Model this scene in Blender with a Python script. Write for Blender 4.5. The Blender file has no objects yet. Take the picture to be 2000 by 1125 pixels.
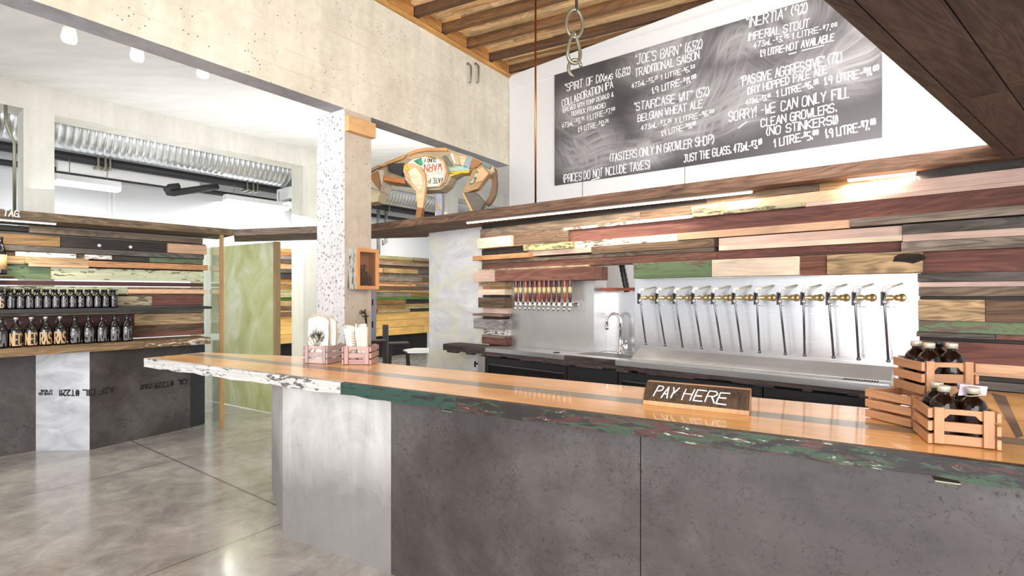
import bpy, math, random
from mathutils import Vector, Matrix
random.seed(7)
SC = bpy.context.scene
COL = SC.collection
# ------------------------------------------------------------------ camera, world, lights, exposure
F, HZ, H = 1000.0, 574.0, 1.56          # focal length (px of a 2000 px frame), horizon row, eye height (m)
cam = bpy.data.cameras.new('camera')
cam.sensor_fit = 'HORIZONTAL'; cam.sensor_width = 36.0; cam.lens = 36.0 * F / 2000.0
cam.shift_y = (HZ - 562.5) / 2000.0
cam.clip_start = 0.05; cam.clip_end = 200
camo = bpy.data.objects.new('camera', cam); COL.objects.link(camo)
camo.location = (0, 0, H); camo.rotation_euler = (math.pi / 2, 0, 0)
SC.camera = camo
SC.view_settings.view_transform = 'Standard'
SC.view_settings.look = 'None'
SC.view_settings.gamma = 1.0
SC.view_settings.use_curve_mapping = False
SC.view_settings.exposure = 0.55
w = bpy.data.worlds.new('world'); SC.world = w; w.use_nodes = True
w.node_tree.nodes['Background'].inputs[0].default_value = (0.93, 0.96, 1.0, 1)
w.node_tree.nodes['Background'].inputs[1].default_value = 0.95


def area(name, loc, to, sx, sy, power, col=(1, 1, 1), spread=180):
    l = bpy.data.lights.new(name, 'AREA'); l.shape = 'RECTANGLE'; l.size = sx; l.size_y = sy
    l.energy = power; l.color = col; l.spread = math.radians(spread)
    o = bpy.data.objects.new(name, l); COL.objects.link(o); o.location = loc
    o.rotation_euler = (Vector(to) - Vector(loc)).to_track_quat('-Z', 'Y').to_euler()
    return o


def spot(name, loc, to, power, col=(1, .85, .65), size=60, blend=.6, rad=.04):
    l = bpy.data.lights.new(name, 'SPOT'); l.energy = power; l.color = col
    l.spot_size = math.radians(size); l.spot_blend = blend; l.shadow_soft_size = rad
    o = bpy.data.objects.new(name, l); COL.objects.link(o); o.location = loc
    o.rotation_euler = (Vector(to) - Vector(loc)).to_track_quat('-Z', 'Y').to_euler()
    return o


# daylight through the shop front behind the camera
area('daylight_shopfront', (-1.5, -3.5, 2.3), (-1.0, 4, 1.6), 7.0, 3.2, 480, (.97, .98, 1))
# back room fluorescents; the upward bay lamps are unseen fills added there
area('bay_fill', (-3.6, 6.9, 3.1), (-3.9, 6.9, 5.0), 2.0, 4.0, 15, (1, 1, 1))
area('back_room_light', (-5.2, 10.2, 3.35), (-5.6, 10.8, 0), 1.2, 7.0, 85, (1, 1, 1))
area('bay_fill', (-1.2, 7.9, 3.0), (-1.3, 7.9, 5.0), 1.2, 3.0, 14, (1, 1, 1))  # fill added to whiten the beam underside and ceiling
area('opening_fill', (1.6, 4.75, 2.1), (1.9, 5.2, 1.4), .6, .6, 8)  # unseen fill added to brighten the wall behind the sink opening
area('back_room_light', (-2.2, 10.6, 3.35), (-2.2, 10.7, 0), 1.2, 4.0, 62, (1, .97, .9))


# ------------------------------------------------------------------ frames: local x along a wall, y into it, z up
class Frame:
    def __init__(s, ox, oy, dx, dy):
        n = math.hypot(dx, dy); s.o = Vector((ox, oy)); s.d = Vector((dx / n, dy / n)); s.y = Vector((-s.d.y, s.d.x))
        s.ang = math.atan2(s.d.y, s.d.x)

    def pt(s, a, y=0, z=0):
        p = s.o + s.d * a + s.y * y
        return Vector((p.x, p.y, z))

    def hit(s, px, y=0):                      # x along the frame where the photo column px meets the plane y
        r = (px - 1000) / F; b = s.o + s.y * y
        return (r * b.y - b.x) / (s.d.x - r * s.d.y)

    def Z(s, px, py, y=0):                    # height of photo point (px, py) on the plane y
        Y = s.pt(s.hit(px, y), y).y
        return H + (HZ - py) / F * Y

    def sz(s, px, py, y=0):
        return s.hit(px, y), s.Z(px, py, y)

    def mat(s, a=0, y=0, z=0):
        return Matrix.Translation(s.pt(a, y, z)) @ Matrix.Rotation(s.ang, 4, 'Z')


def at_z(px, py, z):
    Y = (z - H) * F / (HZ - py)
    return Vector(((px - 1000) / F * Y, Y, z))


FB = Frame(-1.488, 4.55, .584, .811)      # front concrete beam and its column
FX = Frame(-.033, 6.56, .806, -.592)      # white wall with the chalkboard
FM = Frame(-5.63, 5.9, .625, .781)        # second beam line, back room behind it
FL = Frame(-4.54, 4.54, .669, .743)       # left shop fitting
FW = Frame(-.30, 5.07, .753, -.658)       # reclaimed board wall with the taps
FC = Frame(-2.836, 3.944, .866, -.5006)   # bar counter, front top edge
K1 = Vector((-3.25, 5.98)); K2 = Vector((-1.53, 5.53)); K3 = Vector((2.45, 2.556))
FR = Frame(K2.x, K2.y, .806, -.592)       # right canopy front
FK = Frame(K1.x, K1.y, K2.x - K1.x, K2.y - K1.y)
FS = Frame(K3.x, K3.y, -.783, -.622)      # canopy that comes over the viewer
SOF, CTOP = 2.24, 2.315
CT = 1.065


# ------------------------------------------------------------------ mesh builder
def lin(h):
    h = h.lstrip('#')
    r = []
    for i in (0, 2, 4):
        c = int(h[i:i + 2], 16) / 255
        r.append(c / 12.92 if c <= .04045 else ((c + .055) / 1.055) ** 2.4)
    return tuple(r) + (1.0,)


def vary(h, a=.10):
    c = lin(h); k = 1 + random.uniform(-a, a)
    return (c[0] * k, c[1] * k * (1 + random.uniform(-.02, .02)), c[2] * k * (1 + random.uniform(-.03, .03)), 1)


class MB:
    def __init__(s):
        s.v = []; s.f = []; s.m = []; s.c = []; s.g = []; s.sm = []

    def face(s, idx, m, c, g, smooth=False):
        s.f.append(idx); s.m.append(m); s.c.append(c); s.g.append(g); s.sm.append(smooth)

    def hexa(s, p, m=0, c='ffffff', ax=None, seed=None):   # 8 corners: bottom 4 (ccw), top 4
        if isinstance(c, str): c = lin(c)
        p = [Vector(q) for q in p]
        b = len(s.v); s.v += p
        e = [(p[1] - p[0]).length, (p[3] - p[0]).length, (p[4] - p[0]).length]
        if ax is None: ax = e.index(max(e))
        o = Vector((random.uniform(-40, 40), random.uniform(-40, 40), random.uniform(-40, 40)))
        L = [(0, 0, 0), (e[0], 0, 0), (e[0], e[1], 0), (0, e[1], 0)]
        L = L + [(x, y, e[2]) for x, y, _ in L]
        perm = {0: (0, 1, 2), 1: (1, 0, 2), 2: (2, 0, 1)}[ax]
        G = [Vector((q[perm[0]], q[perm[1]], q[perm[2]])) + o for q in L]
        for q in ((0, 3, 2, 1), (4, 5, 6, 7), (0, 1, 5, 4), (1, 2, 6, 5), (2, 3, 7, 6), (3, 0, 4, 7)):
            s.face([b + i for i in q], m, c, [G[i] for i in q])

    def box(s, x0, x1, y0, y1, z0, z1, m=0, c='ffffff', ax=None):
        s.hexa([(x0, y0, z0), (x1, y0, z0), (x1, y1, z0), (x0, y1, z0), (x0, y0, z1), (x1, y0, z1), (x1, y1, z1), (x0, y1, z1)], m, c, ax)

    def obox(s, M, x0, x1, y0, y1, z0, z1, m=0, c='ffffff', ax=None):
        s.hexa([M @ Vector(q) for q in [(x0, y0, z0), (x1, y0, z0), (x1, y1, z0), (x0, y1, z0), (x0, y0, z1), (x1, y0, z1), (x1, y1, z1), (x0, y1, z1)]], m, c, ax)

    def bar(s, a, b, w, h, m=0, c='ffffff'):
        a = Vector(a); b = Vector(b); d = (b - a); L = d.length; d.normalize()
        up = Vector((0, 0, 1)) if abs(d.z) < .95 else Vector((0, 1, 0))
        sd = up.cross(d).normalized() * (w / 2); u = d.cross(sd).normalized() * (h / 2)
        s.hexa([a - sd - u, b - sd - u, b + sd - u, a + sd - u, a - sd + u, b - sd + u, b + sd + u, a + sd + u], m, c, 0)

    def prism(s, poly, z0, z1, m=0, c='ffffff', M=None, gdir=0.0, mtop=None, ctop=None):   # poly (x,y) ccw, extruded along z
        if isinstance(c, str): c = lin(c)
        if isinstance(ctop, str): ctop = lin(ctop)
        M = M or Matrix.Identity(4)
        area2 = sum(poly[i][0] * poly[(i + 1) % len(poly)][1] - poly[(i + 1) % len(poly)][0] * poly[i][1] for i in range(len(poly)))
        if area2 < 0: poly = poly[::-1]
        n = len(poly); b = len(s.v)
        o = Vector((random.uniform(-40, 40), random.uniform(-40, 40), random.uniform(-40, 40)))
        ca, sa = math.cos(gdir), math.sin(gdir)
        loc = [Vector((x, y, z)) for z in (z0, z1) for x, y in poly]
        s.v += [M @ q for q in loc]
        G = [Vector((q.x * ca + q.y * sa, -q.x * sa + q.y * ca, q.z)) + o for q in loc]
        s.face([b + i for i in range(n)][::-1], m, c, [G[i] for i in range(n)][::-1])
        s.face([b + n + i for i in range(n)], m if mtop is None else mtop, ctop or c, [G[n + i] for i in range(n)])
        for i in range(n):
            j = (i + 1) % n; q = [i, j, n + j, n + i]
            s.face([b + k for k in q], m, c, [G[k] for k in q])

    def tube(s, pts, r, n=8, m=0, c='ffffff', cap=True):
        if isinstance(c, str): c = lin(c)
        pts = [Vector(p) for p in pts]; b = len(s.v); k = len(pts)
        rr = r if isinstance(r, (list, tuple)) else [r] * k
        prev = None
        for i, p in enumerate(pts):
            t = (pts[min(i + 1, k - 1)] - pts[max(i - 1, 0)]).normalized()
            if prev is None:
                up = Vector((0, 0, 1)) if abs(t.z) < .9 else Vector((1, 0, 0))
                u = t.cross(up).normalized()
            else:
                u = (prev - t * prev.dot(t)).normalized()
            prev = u; v = t.cross(u)
            for j in range(n):
                a = 2 * math.pi * j / n
                s.v.append(p + (u * math.cos(a) + v * math.sin(a)) * rr[i])
        Z = Vector((0, 0, 0))
        for i in range(k - 1):
            for j in range(n):
                q = [b + i * n + j, b + i * n + (j + 1) % n, b + (i + 1) * n + (j + 1) % n, b + (i + 1) * n + j]
                s.face(q, m, c, [s.v[x] for x in q], True)
        if cap:
            q = [b + j for j in range(n)][::-1]; s.face(q, m, c, [s.v[x] for x in q])
            q = [b + (k - 1) * n + j for j in range(n)]; s.face(q, m, c, [s.v[x] for x in q])

    def ring(s, fn, n, r, seg=8, m=0, c='ffffff'):       # closed tube
        if isinstance(c, str): c = lin(c)
        pts = [Vector(fn(2 * math.pi * i / n)) for i in range(n)]; b = len(s.v)
        nrm = (pts[0] - pts[n // 2]).cross(pts[n // 4] - pts[n // 2]).normalized()
        for i in range(n):
            t = (pts[(i + 1) % n] - pts[i - 1]).normalized(); u = nrm; v = t.cross(u).normalized()
            for j in range(seg):
                a = 2 * math.pi * j / seg; s.v.append(pts[i] + (u * math.cos(a) + v * math.sin(a)) * r)
        for i in range(n):
            for j in range(seg):
                k = (i + 1) % n; q = [b + i * seg + j, b + i * seg + (j + 1) % seg, b + k * seg + (j + 1) % seg, b + k * seg + j]
                s.face(q, m, c, [s.v[x] for x in q], True)

    def lathe(s, prof, n=16, ctr=(0, 0, 0), m=0, c='ffffff', M=None):
        if isinstance(c, str): c = lin(c)
        M = M or Matrix.Identity(4); ctr = Vector(ctr); b = len(s.v)
        for r, z in prof:
            for j in range(n):
                a = 2 * math.pi * j / n; s.v.append(M @ (ctr + Vector((r * math.cos(a), r * math.sin(a), z))))
        k = len(prof)
        for i in range(k - 1):
            for j in range(n):
                q = [b + i * n + j, b + i * n + (j + 1) % n, b + (i + 1) * n + (j + 1) % n, b + (i + 1) * n + j]
                s.face(q, m, c, [s.v[x] for x in q], True)
        q = [b + j for j in range(n)][::-1]; s.face(q, m, c, [s.v[x] for x in q])
        q = [b + (k - 1) * n + j for j in range(n)]; s.face(q, m, c, [s.v[x] for x in q])

    def quad(s, p, m=0, c='ffffff'):
        if isinstance(c, str): c = lin(c)
        b = len(s.v); s.v += [Vector(q) for q in p]; s.face(list(range(b, b + len(p))), m, c, [Vector(q) for q in p])

    def build(s, name, mats, parent=None, M=None, loc=None, rot=0.0, base=None, bevel=0, **tags):
        """base: local point that becomes the object's origin (vertices are given relative to the frame M)."""
        if not isinstance(mats, (list, tuple)): mats = [mats]
        me = bpy.data.meshes.new(name)
        sh = Vector(base) if base is not None else Vector((0, 0, 0))
        me.from_pydata([tuple(v - sh) for v in s.v], [], s.f)
        for q in mats: me.materials.append(q)
        me.polygons.foreach_set('material_index', s.m)
        me.polygons.foreach_set('use_smooth', s.sm)
        ca = me.color_attributes.new('Col', 'FLOAT_COLOR', 'CORNER')
        ga = me.attributes.new('gco', 'FLOAT_VECTOR', 'CORNER')
        cc = []; gg = []
        for f, c, g in zip(s.f, s.c, s.g):
            for k in range(len(f)):
                cc += c; gg += tuple(g[k])
        ca.data.foreach_set('color', cc); ga.data.foreach_set('vector', gg)
        me.update()
        o = bpy.data.objects.new(name, me); COL.objects.link(o)
        if parent is not None:
            o.parent = parent
            if base is not None and M is None: pass
        if M is not None: o.matrix_world = M @ Matrix.Translation(sh)
        elif loc is not None: o.location = loc; o.rotation_euler = (0, 0, rot)
        if bevel:
            b = o.modifiers.new('edge', 'BEVEL'); b.width = bevel; b.segments = 2; b.limit_method = 'ANGLE'; b.angle_limit = math.radians(40)
        for k, v in tags.items(): o[k] = v
        return o


def tag(o, label=None, category=None, group=None, kind=None):
    for k, v in (('label', label), ('category', category), ('group', group), ('kind', kind)):
        if v: o[k] = v
    return o


def thing(name, label, cat, fr=None, base=(0, 0, 0), loc=None, rot=0, group=None):
    o = bpy.data.objects.new(name, None); COL.objects.link(o); o.empty_display_size = .1
    if fr is not None: o.location = fr.pt(*base); o.rotation_euler = (0, 0, fr.ang)
    else: o.location = loc; o.rotation_euler = (0, 0, rot)
    o['base'] = list(base)
    return tag(o, label, cat, group)


def part(root, name, mb, mats, label=None, bevel=0, parent=None, kind=None):
    """mb is authored in the frame of root's builder; shift so it sits relative to root's base."""
    b = root.get('base', [0, 0, 0])
    o = mb.build(name, mats, parent=parent or root, base=b, bevel=bevel)
    if label: o['label'] = label
    if kind: o['kind'] = kind
    return o


def copy_tree(o, parent=None):
    c = o.copy(); COL.objects.link(c)
    if parent is not None: c.parent = parent
    for ch in list(o.children): copy_tree(ch, c)
    return c


# ------------------------------------------------------------------ materials
class NT:
    def __init__(s, name):
        s.mat = bpy.data.materials.new(name); s.mat.use_nodes = True
        s.t = s.mat.node_tree; s.b = s.t.nodes['Principled BSDF']; s.out = s.t.nodes['Material Output']

    def n(s, typ, **kw):
        x = s.t.nodes.new(typ)
        ins = kw.pop('ins', {})
        for k, v in kw.items(): setattr(x, k, v)
        for k, v in ins.items(): s.set(x.inputs[k], v)
        return x

    def set(s, sock, v):
        if isinstance(v, bpy.types.NodeSocket): s.t.links.new(v, sock)
        elif isinstance(v, bpy.types.Node): s.t.links.new(v.outputs[0], sock)
        else: sock.default_value = v

    def p(s, **kw):
        for k, v in kw.items(): s.set(s.b.inputs[k.replace('_', ' ')], v)
        return s.mat

    def attr(s, name, out='Vector'):
        return s.n('ShaderNodeAttribute', attribute_name=name).outputs[out]

    def obj(s): return s.n('ShaderNodeTexCoord').outputs['Object']

    def map(s, v, scale=(1, 1, 1), rot=(0, 0, 0), loc=(0, 0, 0)):
        return s.n('ShaderNodeMapping', ins={'Vector': v, 'Scale': scale, 'Rotation': rot, 'Location': loc}).outputs[0]

    def noise(s, v, scale=5, detail=4, rough=.55, dist=0, out='Fac'):
        x = s.n('ShaderNodeTexNoise', ins={'Vector': v, 'Scale': scale, 'Detail': detail, 'Roughness': rough, 'Distortion': dist})
        return x.outputs[out]

    def vor(s, v, scale=5, feature='F1', out='Distance', rnd=1):
        x = s.n('ShaderNodeTexVoronoi', feature=feature, ins={'Vector': v, 'Scale': scale, 'Randomness': rnd})
        return x.outputs[out]

    def ramp(s, fac, stops, interp='LINEAR'):
        x = s.n('ShaderNodeValToRGB'); x.color_ramp.interpolation = interp
        e = x.color_ramp.elements
        while len(e) < len(stops): e.new(.5)
        for i, (p_, c) in enumerate(stops):
            e[i].position = p_
            e[i].color = lin(c) if isinstance(c, str) else ((c, c, c, 1) if isinstance(c, (int, float)) else c)
        s.set(x.inputs[0], fac); return x.outputs[0]

    def mix(s, fac, a, b, blend='MIX'):
        x = s.n('ShaderNodeMix', data_type='RGBA', blend_type=blend)
        s.set(x.inputs[0], fac)
        s.set(x.inputs[6], lin(a) if isinstance(a, str) else a); s.set(x.inputs[7], lin(b) if isinstance(b, str) else b)
        return x.outputs[2]

    def math(s, op, a, b=0.0, c=None, clamp=False):
        x = s.n('ShaderNodeMath', operation=op, use_clamp=clamp); s.set(x.inputs[0], a); s.set(x.inputs[1], b)
        if c is not None: s.set(x.inputs[2], c)
        return x.outputs[0]

    def bump(s, h, strength=.3, dist=.01):
        x = s.n('ShaderNodeBump', ins={'Height': h, 'Strength': strength, 'Distance': dist}); return x.outputs[0]

    def sep(s, v):
        return s.n('ShaderNodeSeparateXYZ', ins={0: v}).outputs


def plain(name, c, rough=.5, metal=0, **kw):
    t = NT(name); return t.p(Base_Color=lin(c), Roughness=rough, Metallic=metal, **kw)


def wood(name, lo=.5, hi=1.3, rough=.75, coat=0, bumps=.35, knots=True, fine=38):
    t = NT(name); g = t.attr('gco'); col = t.attr('Col', 'Color')
    gm = t.map(g, (1.6, fine, fine)); n1 = t.noise(gm, 1, 5, .65, .6)
    gm2 = t.map(g, (.9, 7, 7)); n2 = t.noise(gm2, 1, 3, .5, 1.2)
    rings = t.math('SINE', t.math('MULTIPLY', n2, 70)); rings = t.math('MULTIPLY_ADD', rings, .5, .5)
    sc = t.math('MULTIPLY_ADD', rings, .2, t.math('MULTIPLY', n1, .8))
    k = t.ramp(sc, [(.22, lo), (.72, hi)])
    c = t.mix(1, col, k, 'MULTIPLY')
    blot = t.noise(t.map(g, (2.2, 5, 5)), 1, 3)
    c = t.mix(1, c, t.ramp(blot, [(.3, .78), (.7, 1.12)]), 'MULTIPLY')
    return t.p(Base_Color=c, Roughness=rough, Coat_Weight=coat, Coat_Roughness=.08,
               Normal=t.bump(sc, bumps, .006))


def paint(name, under='5b5148', amount=.5, rough=.6, second=None, dens=.5):
    t = NT(name); g = t.attr('gco'); col = t.attr('Col', 'Color')
    m = t.noise(t.map(g, (11, 42, 42)), 1, 6, .7, .4); big = t.noise(t.map(g, (1.4, 4, 4)), 1, 3)
    mk = t.math('ADD', t.math('MULTIPLY', m, .62), t.math('MULTIPLY', big, .38))
    flake = t.ramp(mk, [(amount, 0.0), (amount + .03, 1.0)])
    gr = t.noise(t.map(g, (2, 40, 40)), 1, 4)
    un = t.mix(1, under, t.ramp(gr, [(.3, .5), (.7, 1.3)]), 'MULTIPLY')
    c0 = t.mix(1, col, t.ramp(gr, [(.3, .75), (.7, 1.15)]), 'MULTIPLY')
    if second:
        m2 = t.noise(t.map(g, (2.2, 20, 20), loc=(3, 7, 1)), 1, 5, .65, 1)
        c0 = t.mix(t.ramp(m2, [(dens, 0.0), (dens + .05, 1.0)]), c0, second)
        m3 = t.noise(t.map(g, (9, 45, 45), loc=(8, 2, 5)), 1, 4, .7, 1)
        c0 = t.mix(t.ramp(m3, [(.61, 0.0), (.65, 1.0)]), c0, 'b9b7a6')
    c = t.mix(flake, un, c0)
    return t.p(Base_Color=c, Roughness=rough, Normal=t.bump(mk, .4, .006))


WOOD = wood('reclaimed_wood', .42, 1.35)
WOODF = wood('planed_fir', .78, 1.12, .55, 0, .12)
WOODC = wood('varnished_fir_top', .86, 1.1, .34, .55, .03)
WOODG = wood('varnished_grey_strip', .6, 1.2, .36, .5, .05)
WOODR = wood('rough_sawn_wood', .22, 1.5, .85, 0, .8, fine=26)
PAINT = paint('flaking_paint', '5f5042', .45)
PAINTW = paint('flaking_white_paint', '625e59', .45)
PAINTG = paint('flaking_green_red_paint', '211b18', .475, .55, '472520', .47)
PAINTB = paint('worn_white_on_timber', '6e5334', .52, .6)
PAINTGR = paint('flaking_green_paint', '23241f', .44, .5)


def concrete(name, c0, c1, pits=True, lines=0, rough=.85, agg=False, scale=1.0, zmask=None):
    t = NT(name); o = t.obj()
    n = t.noise(o, 1.3 * scale, 8, .62); n2 = t.noise(o, 14 * scale, 4, .6)
    f = t.math('ADD', t.math('MULTIPLY', n, .7), t.math('MULTIPLY', n2, .3))
    c = t.ramp(f, [(.32, c0), (.66, c1)])
    st = t.noise(t.map(o, (6, 6, .7)), 1, 5, .6)
    c = t.mix(1, c, t.ramp(st, [(.35, .91), (.6, 1.04)]), 'MULTIPLY')
    h = f
    if pits:
        v = t.vor(t.map(o, (1, 1, 1)), 26); m = t.noise(o, 3.1, 2)
        pit = t.math('MULTIPLY', t.ramp(v, [(.10, 1.0), (.16, 0.0)]), t.ramp(m, [(.50, 0.0), (.56, 1.0)]))
        c = t.mix(pit, c, '5d564c')
    if lines:
        z = t.sep(o)[2]; fr = t.math('FRACT', t.math('DIVIDE', z, lines)); l = t.ramp(t.math('ABSOLUTE', t.math('SUBTRACT', fr, .5)), [(.482, 0.0), (.497, 1.0)])
        lm = t.math('MULTIPLY', l, t.ramp(t.noise(o, 2.2, 3), [(.42, 0.0), (.6, .55)]))
        c = t.mix(lm, c, '8b8373')
    if agg:
        v = t.n('ShaderNodeTexVoronoi', ins={'Vector': o, 'Scale': 34})
        spot_ = t.ramp(v.outputs['Distance'], [(.34, 1.0), (.40, 0.0)])
        sel = t.ramp(t.sep(v.outputs['Color'])[0], [(.25, 0.0), (.28, 1.0)])
        gc = t.ramp(t.sep(v.outputs['Color'])[1], [(0, '6c6a6c'), (.5, '929093'), (1, 'b6b3b2')])
        c = t.mix(t.math('MULTIPLY', spot_, sel), c, gc)
        v2 = t.n('ShaderNodeTexVoronoi', ins={'Vector': o, 'Scale': 90})
        c = t.mix(t.math('MULTIPLY', t.ramp(v2.outputs['Distance'], [(.3, 1.0), (.36, 0.0)]), t.ramp(t.sep(v2.outputs['Color'])[0], [(.62, 0.0), (.66, .7)])), c, '8d8a88')
    return t.p(Base_Color=c, Roughness=rough, Normal=t.bump(h, .25, .01))


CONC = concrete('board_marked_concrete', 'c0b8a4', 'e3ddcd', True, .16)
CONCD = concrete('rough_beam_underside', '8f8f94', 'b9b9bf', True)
CONCC = concrete('column_face_concrete', 'a99a8a', 'cbbfb0', True)
CONCA = concrete('ground_aggregate_concrete', 'c6c4c4', 'dad8d7', False, 0, .7, True)
CONCP = concrete('pale_painted_concrete', 'd2d0c6', 'e3e1d8', False)
WHITE = plain('white_wall_paint', 'e0e2e5', .7)
WHITEB = plain('white_board_panel', 'dedede', .45)
t = NT('white_ceiling'); o_ = t.obj()
CEIL = t.p(Base_Color=t.ramp(t.noise(t.map(o_, (.6, 3, 1), rot=(0, 0, .9)), 2, 5), [(.3, 'e4e3df'), (.7, 'f3f3f1')]), Roughness=.8)

# polished floor with saw cuts
t = NT('polished_concrete_floor'); o_ = t.obj()
n1 = t.noise(o_, .9, 9, .62, .4); n2 = t.noise(o_, 5, 8, .7, .6)
f_ = t.math('ADD', t.math('MULTIPLY', n1, .55), t.math('MULTIPLY', n2, .45))
c_ = t.ramp(f_, [(.36, '7f7a75'), (.5, 'a5a09a'), (.64, 'c3beb8')])
xy = t.sep(o_)
def cut(axis, per, off, wd):
    fr = t.math('FRACT', t.math('DIVIDE', t.math('ADD', xy[axis], off), per))
    return t.ramp(t.math('ABSOLUTE', t.math('SUBTRACT', fr, .5)), [(wd, 1.0), (wd + .0012, 0.0)])
l_ = t.math('MAXIMUM', cut(1, 2.07, 2.07 * 20.5 - 1.80, .0007), cut(0, 3.1, 3.1 * 20.5 - .05, .0004))
c_ = t.mix(l_, c_, '4a4743')
FLOOR = t.p(Base_Color=c_, Roughness=t.ramp(n2, [(.3, .12), (.7, .28)]), Coat_Weight=.3, Coat_Roughness=.1)


def steel(name, c, rough=.28, aniso=.6, blot=.12, axis='x', metal=1.0):
    t = NT(name); o = t.obj()
    sc = (1.5, 1.5, 160) if axis == 'x' else (160, 160, 1.5)
    br = t.noise(t.map(o, sc), 1, 3, .5); n = t.noise(o, 1.7, 5, .6, .8)
    cc = t.mix(1, c, t.ramp(n, [(.3, 1 - blot), (.7, 1 + blot)]), 'MULTIPLY')
    r = t.math('MULTIPLY_ADD', br, .16, rough - .08)
    return t.p(Base_Color=cc, Metallic=metal, Roughness=r, Normal=t.bump(br, .02, .002))


STEEL = steel('brushed_steel', 'c3c4c5', .25, metal=.75)
STEELM = steel('matt_mill_steel', 'c9c7c4', .42, blot=.10)
GALV = steel('galvanised_sheet', 'cfd2d3', .32, blot=.2)
t = NT('swirled_aluminium'); o_ = t.obj()
sw = t.noise(t.map(o_, (1.2, 1.2, 2.4)), 1.6, 6, .6, 2.2)
tint = t.noise(t.map(o_, (1.5, 1.5, 2.2), loc=(3, 1, 2)), 1, 3, .5, 1.5)
c_ = t.mix(t.ramp(tint, [(.5, 0.0), (.68, .5)]), t.ramp(sw, [(.3, 'd2d5da'), (.7, 'f4f4f4')]), 'e6e3b4')
ALU = t.p(Base_Color=c_, Metallic=.3, Roughness=t.ramp(sw, [(.3, .32), (.7, .55)]))
# mottled hot rolled dark steel
t = NT('dark_hot_rolled_steel'); o_ = t.obj()
n1 = t.noise(o_, 1.6, 8, .68, .3); n2 = t.noise(o_, 42, 3, .7); m_ = t.noise(o_, 2.3, 2)
c_ = t.ramp(n1, [(.3, '3c3735'), (.5, '514c4a'), (.72, '6a6664')])
c_ = t.mix(t.math('MULTIPLY', t.ramp(n2, [(.58, 0.0), (.66, 1.0)]), t.ramp(m_, [(.45, 0.0), (.62, .75)])), c_, '2b2626')
vn = t.vor(t.map(t.noise(o_, 3, 5, .6, out='Color'), (2, 2, 2)), 2.2, 'DISTANCE_TO_EDGE')
c_ = t.mix(t.ramp(vn, [(.004, .6), (.012, 0.0)]), c_, '2e2928')
DARKST = t.p(Base_Color=c_, Metallic=.35, Roughness=t.ramp(n1, [(.3, .38), (.7, .58)]), Normal=t.bump(n2, .08, .003))
# pale mill scale steel
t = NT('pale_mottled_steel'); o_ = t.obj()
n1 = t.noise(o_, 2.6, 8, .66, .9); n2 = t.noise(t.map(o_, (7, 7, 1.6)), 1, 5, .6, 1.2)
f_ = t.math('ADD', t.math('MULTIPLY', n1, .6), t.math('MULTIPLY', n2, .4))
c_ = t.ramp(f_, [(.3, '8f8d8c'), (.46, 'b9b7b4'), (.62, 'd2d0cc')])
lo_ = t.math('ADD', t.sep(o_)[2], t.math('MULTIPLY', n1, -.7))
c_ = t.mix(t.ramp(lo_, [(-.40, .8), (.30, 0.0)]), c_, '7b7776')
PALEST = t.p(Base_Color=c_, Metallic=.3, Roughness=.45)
t = NT('shiny_pale_steel'); o_ = t.obj()
n1 = t.noise(t.map(o_, (1.2, 1.2, 2.6)), 1.5, 6, .6, 1.6)
SHINY = t.p(Base_Color=t.ramp(n1, [(.3, 'b9bac0'), (.65, 'e9e9ea')]), Metallic=.5, Roughness=.42)
BLACK = plain('black_powder_coat', '1d1d1f', .5)
BLACKP = plain('black_pipe_paint', '2a2a2c', .55)
DARKM = steel('dark_grey_cabinet_steel', '3a3a3c', .45, metal=.6)
VOID = plain('dark_recess', '0a0909', .9)
CHROME = plain('chrome', 'e8e9ea', .08, 1)
BRASS = plain('brass', 'dcc48e', .38, .9)
COPPER = plain('copper', 'b06a45', .3, 1)
IRON = plain('rusty_iron', '3b302b', .7, .5)
ZINC = plain('weathered_zinc', '8f8e7c', .45, .8)
PVC = plain('white_plastic', 'ececec', .4)
PLASTK = plain('black_rubber', '151515', .5)
EMIT_W = NT('fluorescent_tube').p(Base_Color=(1, 1, 1, 1), Emission_Color=(1, 1, 1, 1), Emission_Strength=9.0)
EMIT_L = NT('led_strip').p(Base_Color=(1, .9, .75, 1), Emission_Color=(1, .84, .62, 1), Emission_Strength=7.0)
EMIT_S = NT('lamp_bulb').p(Base_Color=(1, 1, 1, 1), Emission_Color=(1, .97, .95, 1), Emission_Strength=14.0)
GLASSB = NT('brown_bottle_glass').p(Base_Color=lin('1b0d08'), Roughness=.07, Specular_IOR_Level=.3)
GLASSK = NT('black_bottle_glass').p(Base_Color=lin('0d0a0a'), Roughness=.07, Coat_Weight=.5, Coat_Roughness=.03)
CAPW = plain('pale_metal_cap', 'cfc8b4', .35, .5)
CAPK = plain('black_cap', '141414', .4)
INKT = plain('tan_label_print', 'c3a173', .5)
INKG = plain('grey_label_print', '6e6c6d', .5)
INKK = plain('black_print', '1b1817', .6)
INKR = plain('red_print', 'c4442f', .6)
LABEL = plain('printed_handle_label', 'd9c48c', .5)
PAPER = plain('pale_paper_tag', 'c9bccb', .7)
t = NT('canvas_cloth'); o_ = t.obj()
CLOTH = t.p(Base_Color=t.ramp(t.noise(o_, 9, 4), [(.3, 'd8cfc0'), (.7, 'efeae0')]), Roughness=.9, Normal=t.bump(t.noise(o_, 260, 2), .2, .001))
STRING = plain('natural_string', 'd9c3a2', .9)
RUSTY = plain('red_brown_handle_wood', '6f2b1b', .4, Coat_Weight=.4)
HOPS = concrete('dried_hops', '2a1c12', '5a3c25', False, 0, .9, False, 30)
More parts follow.
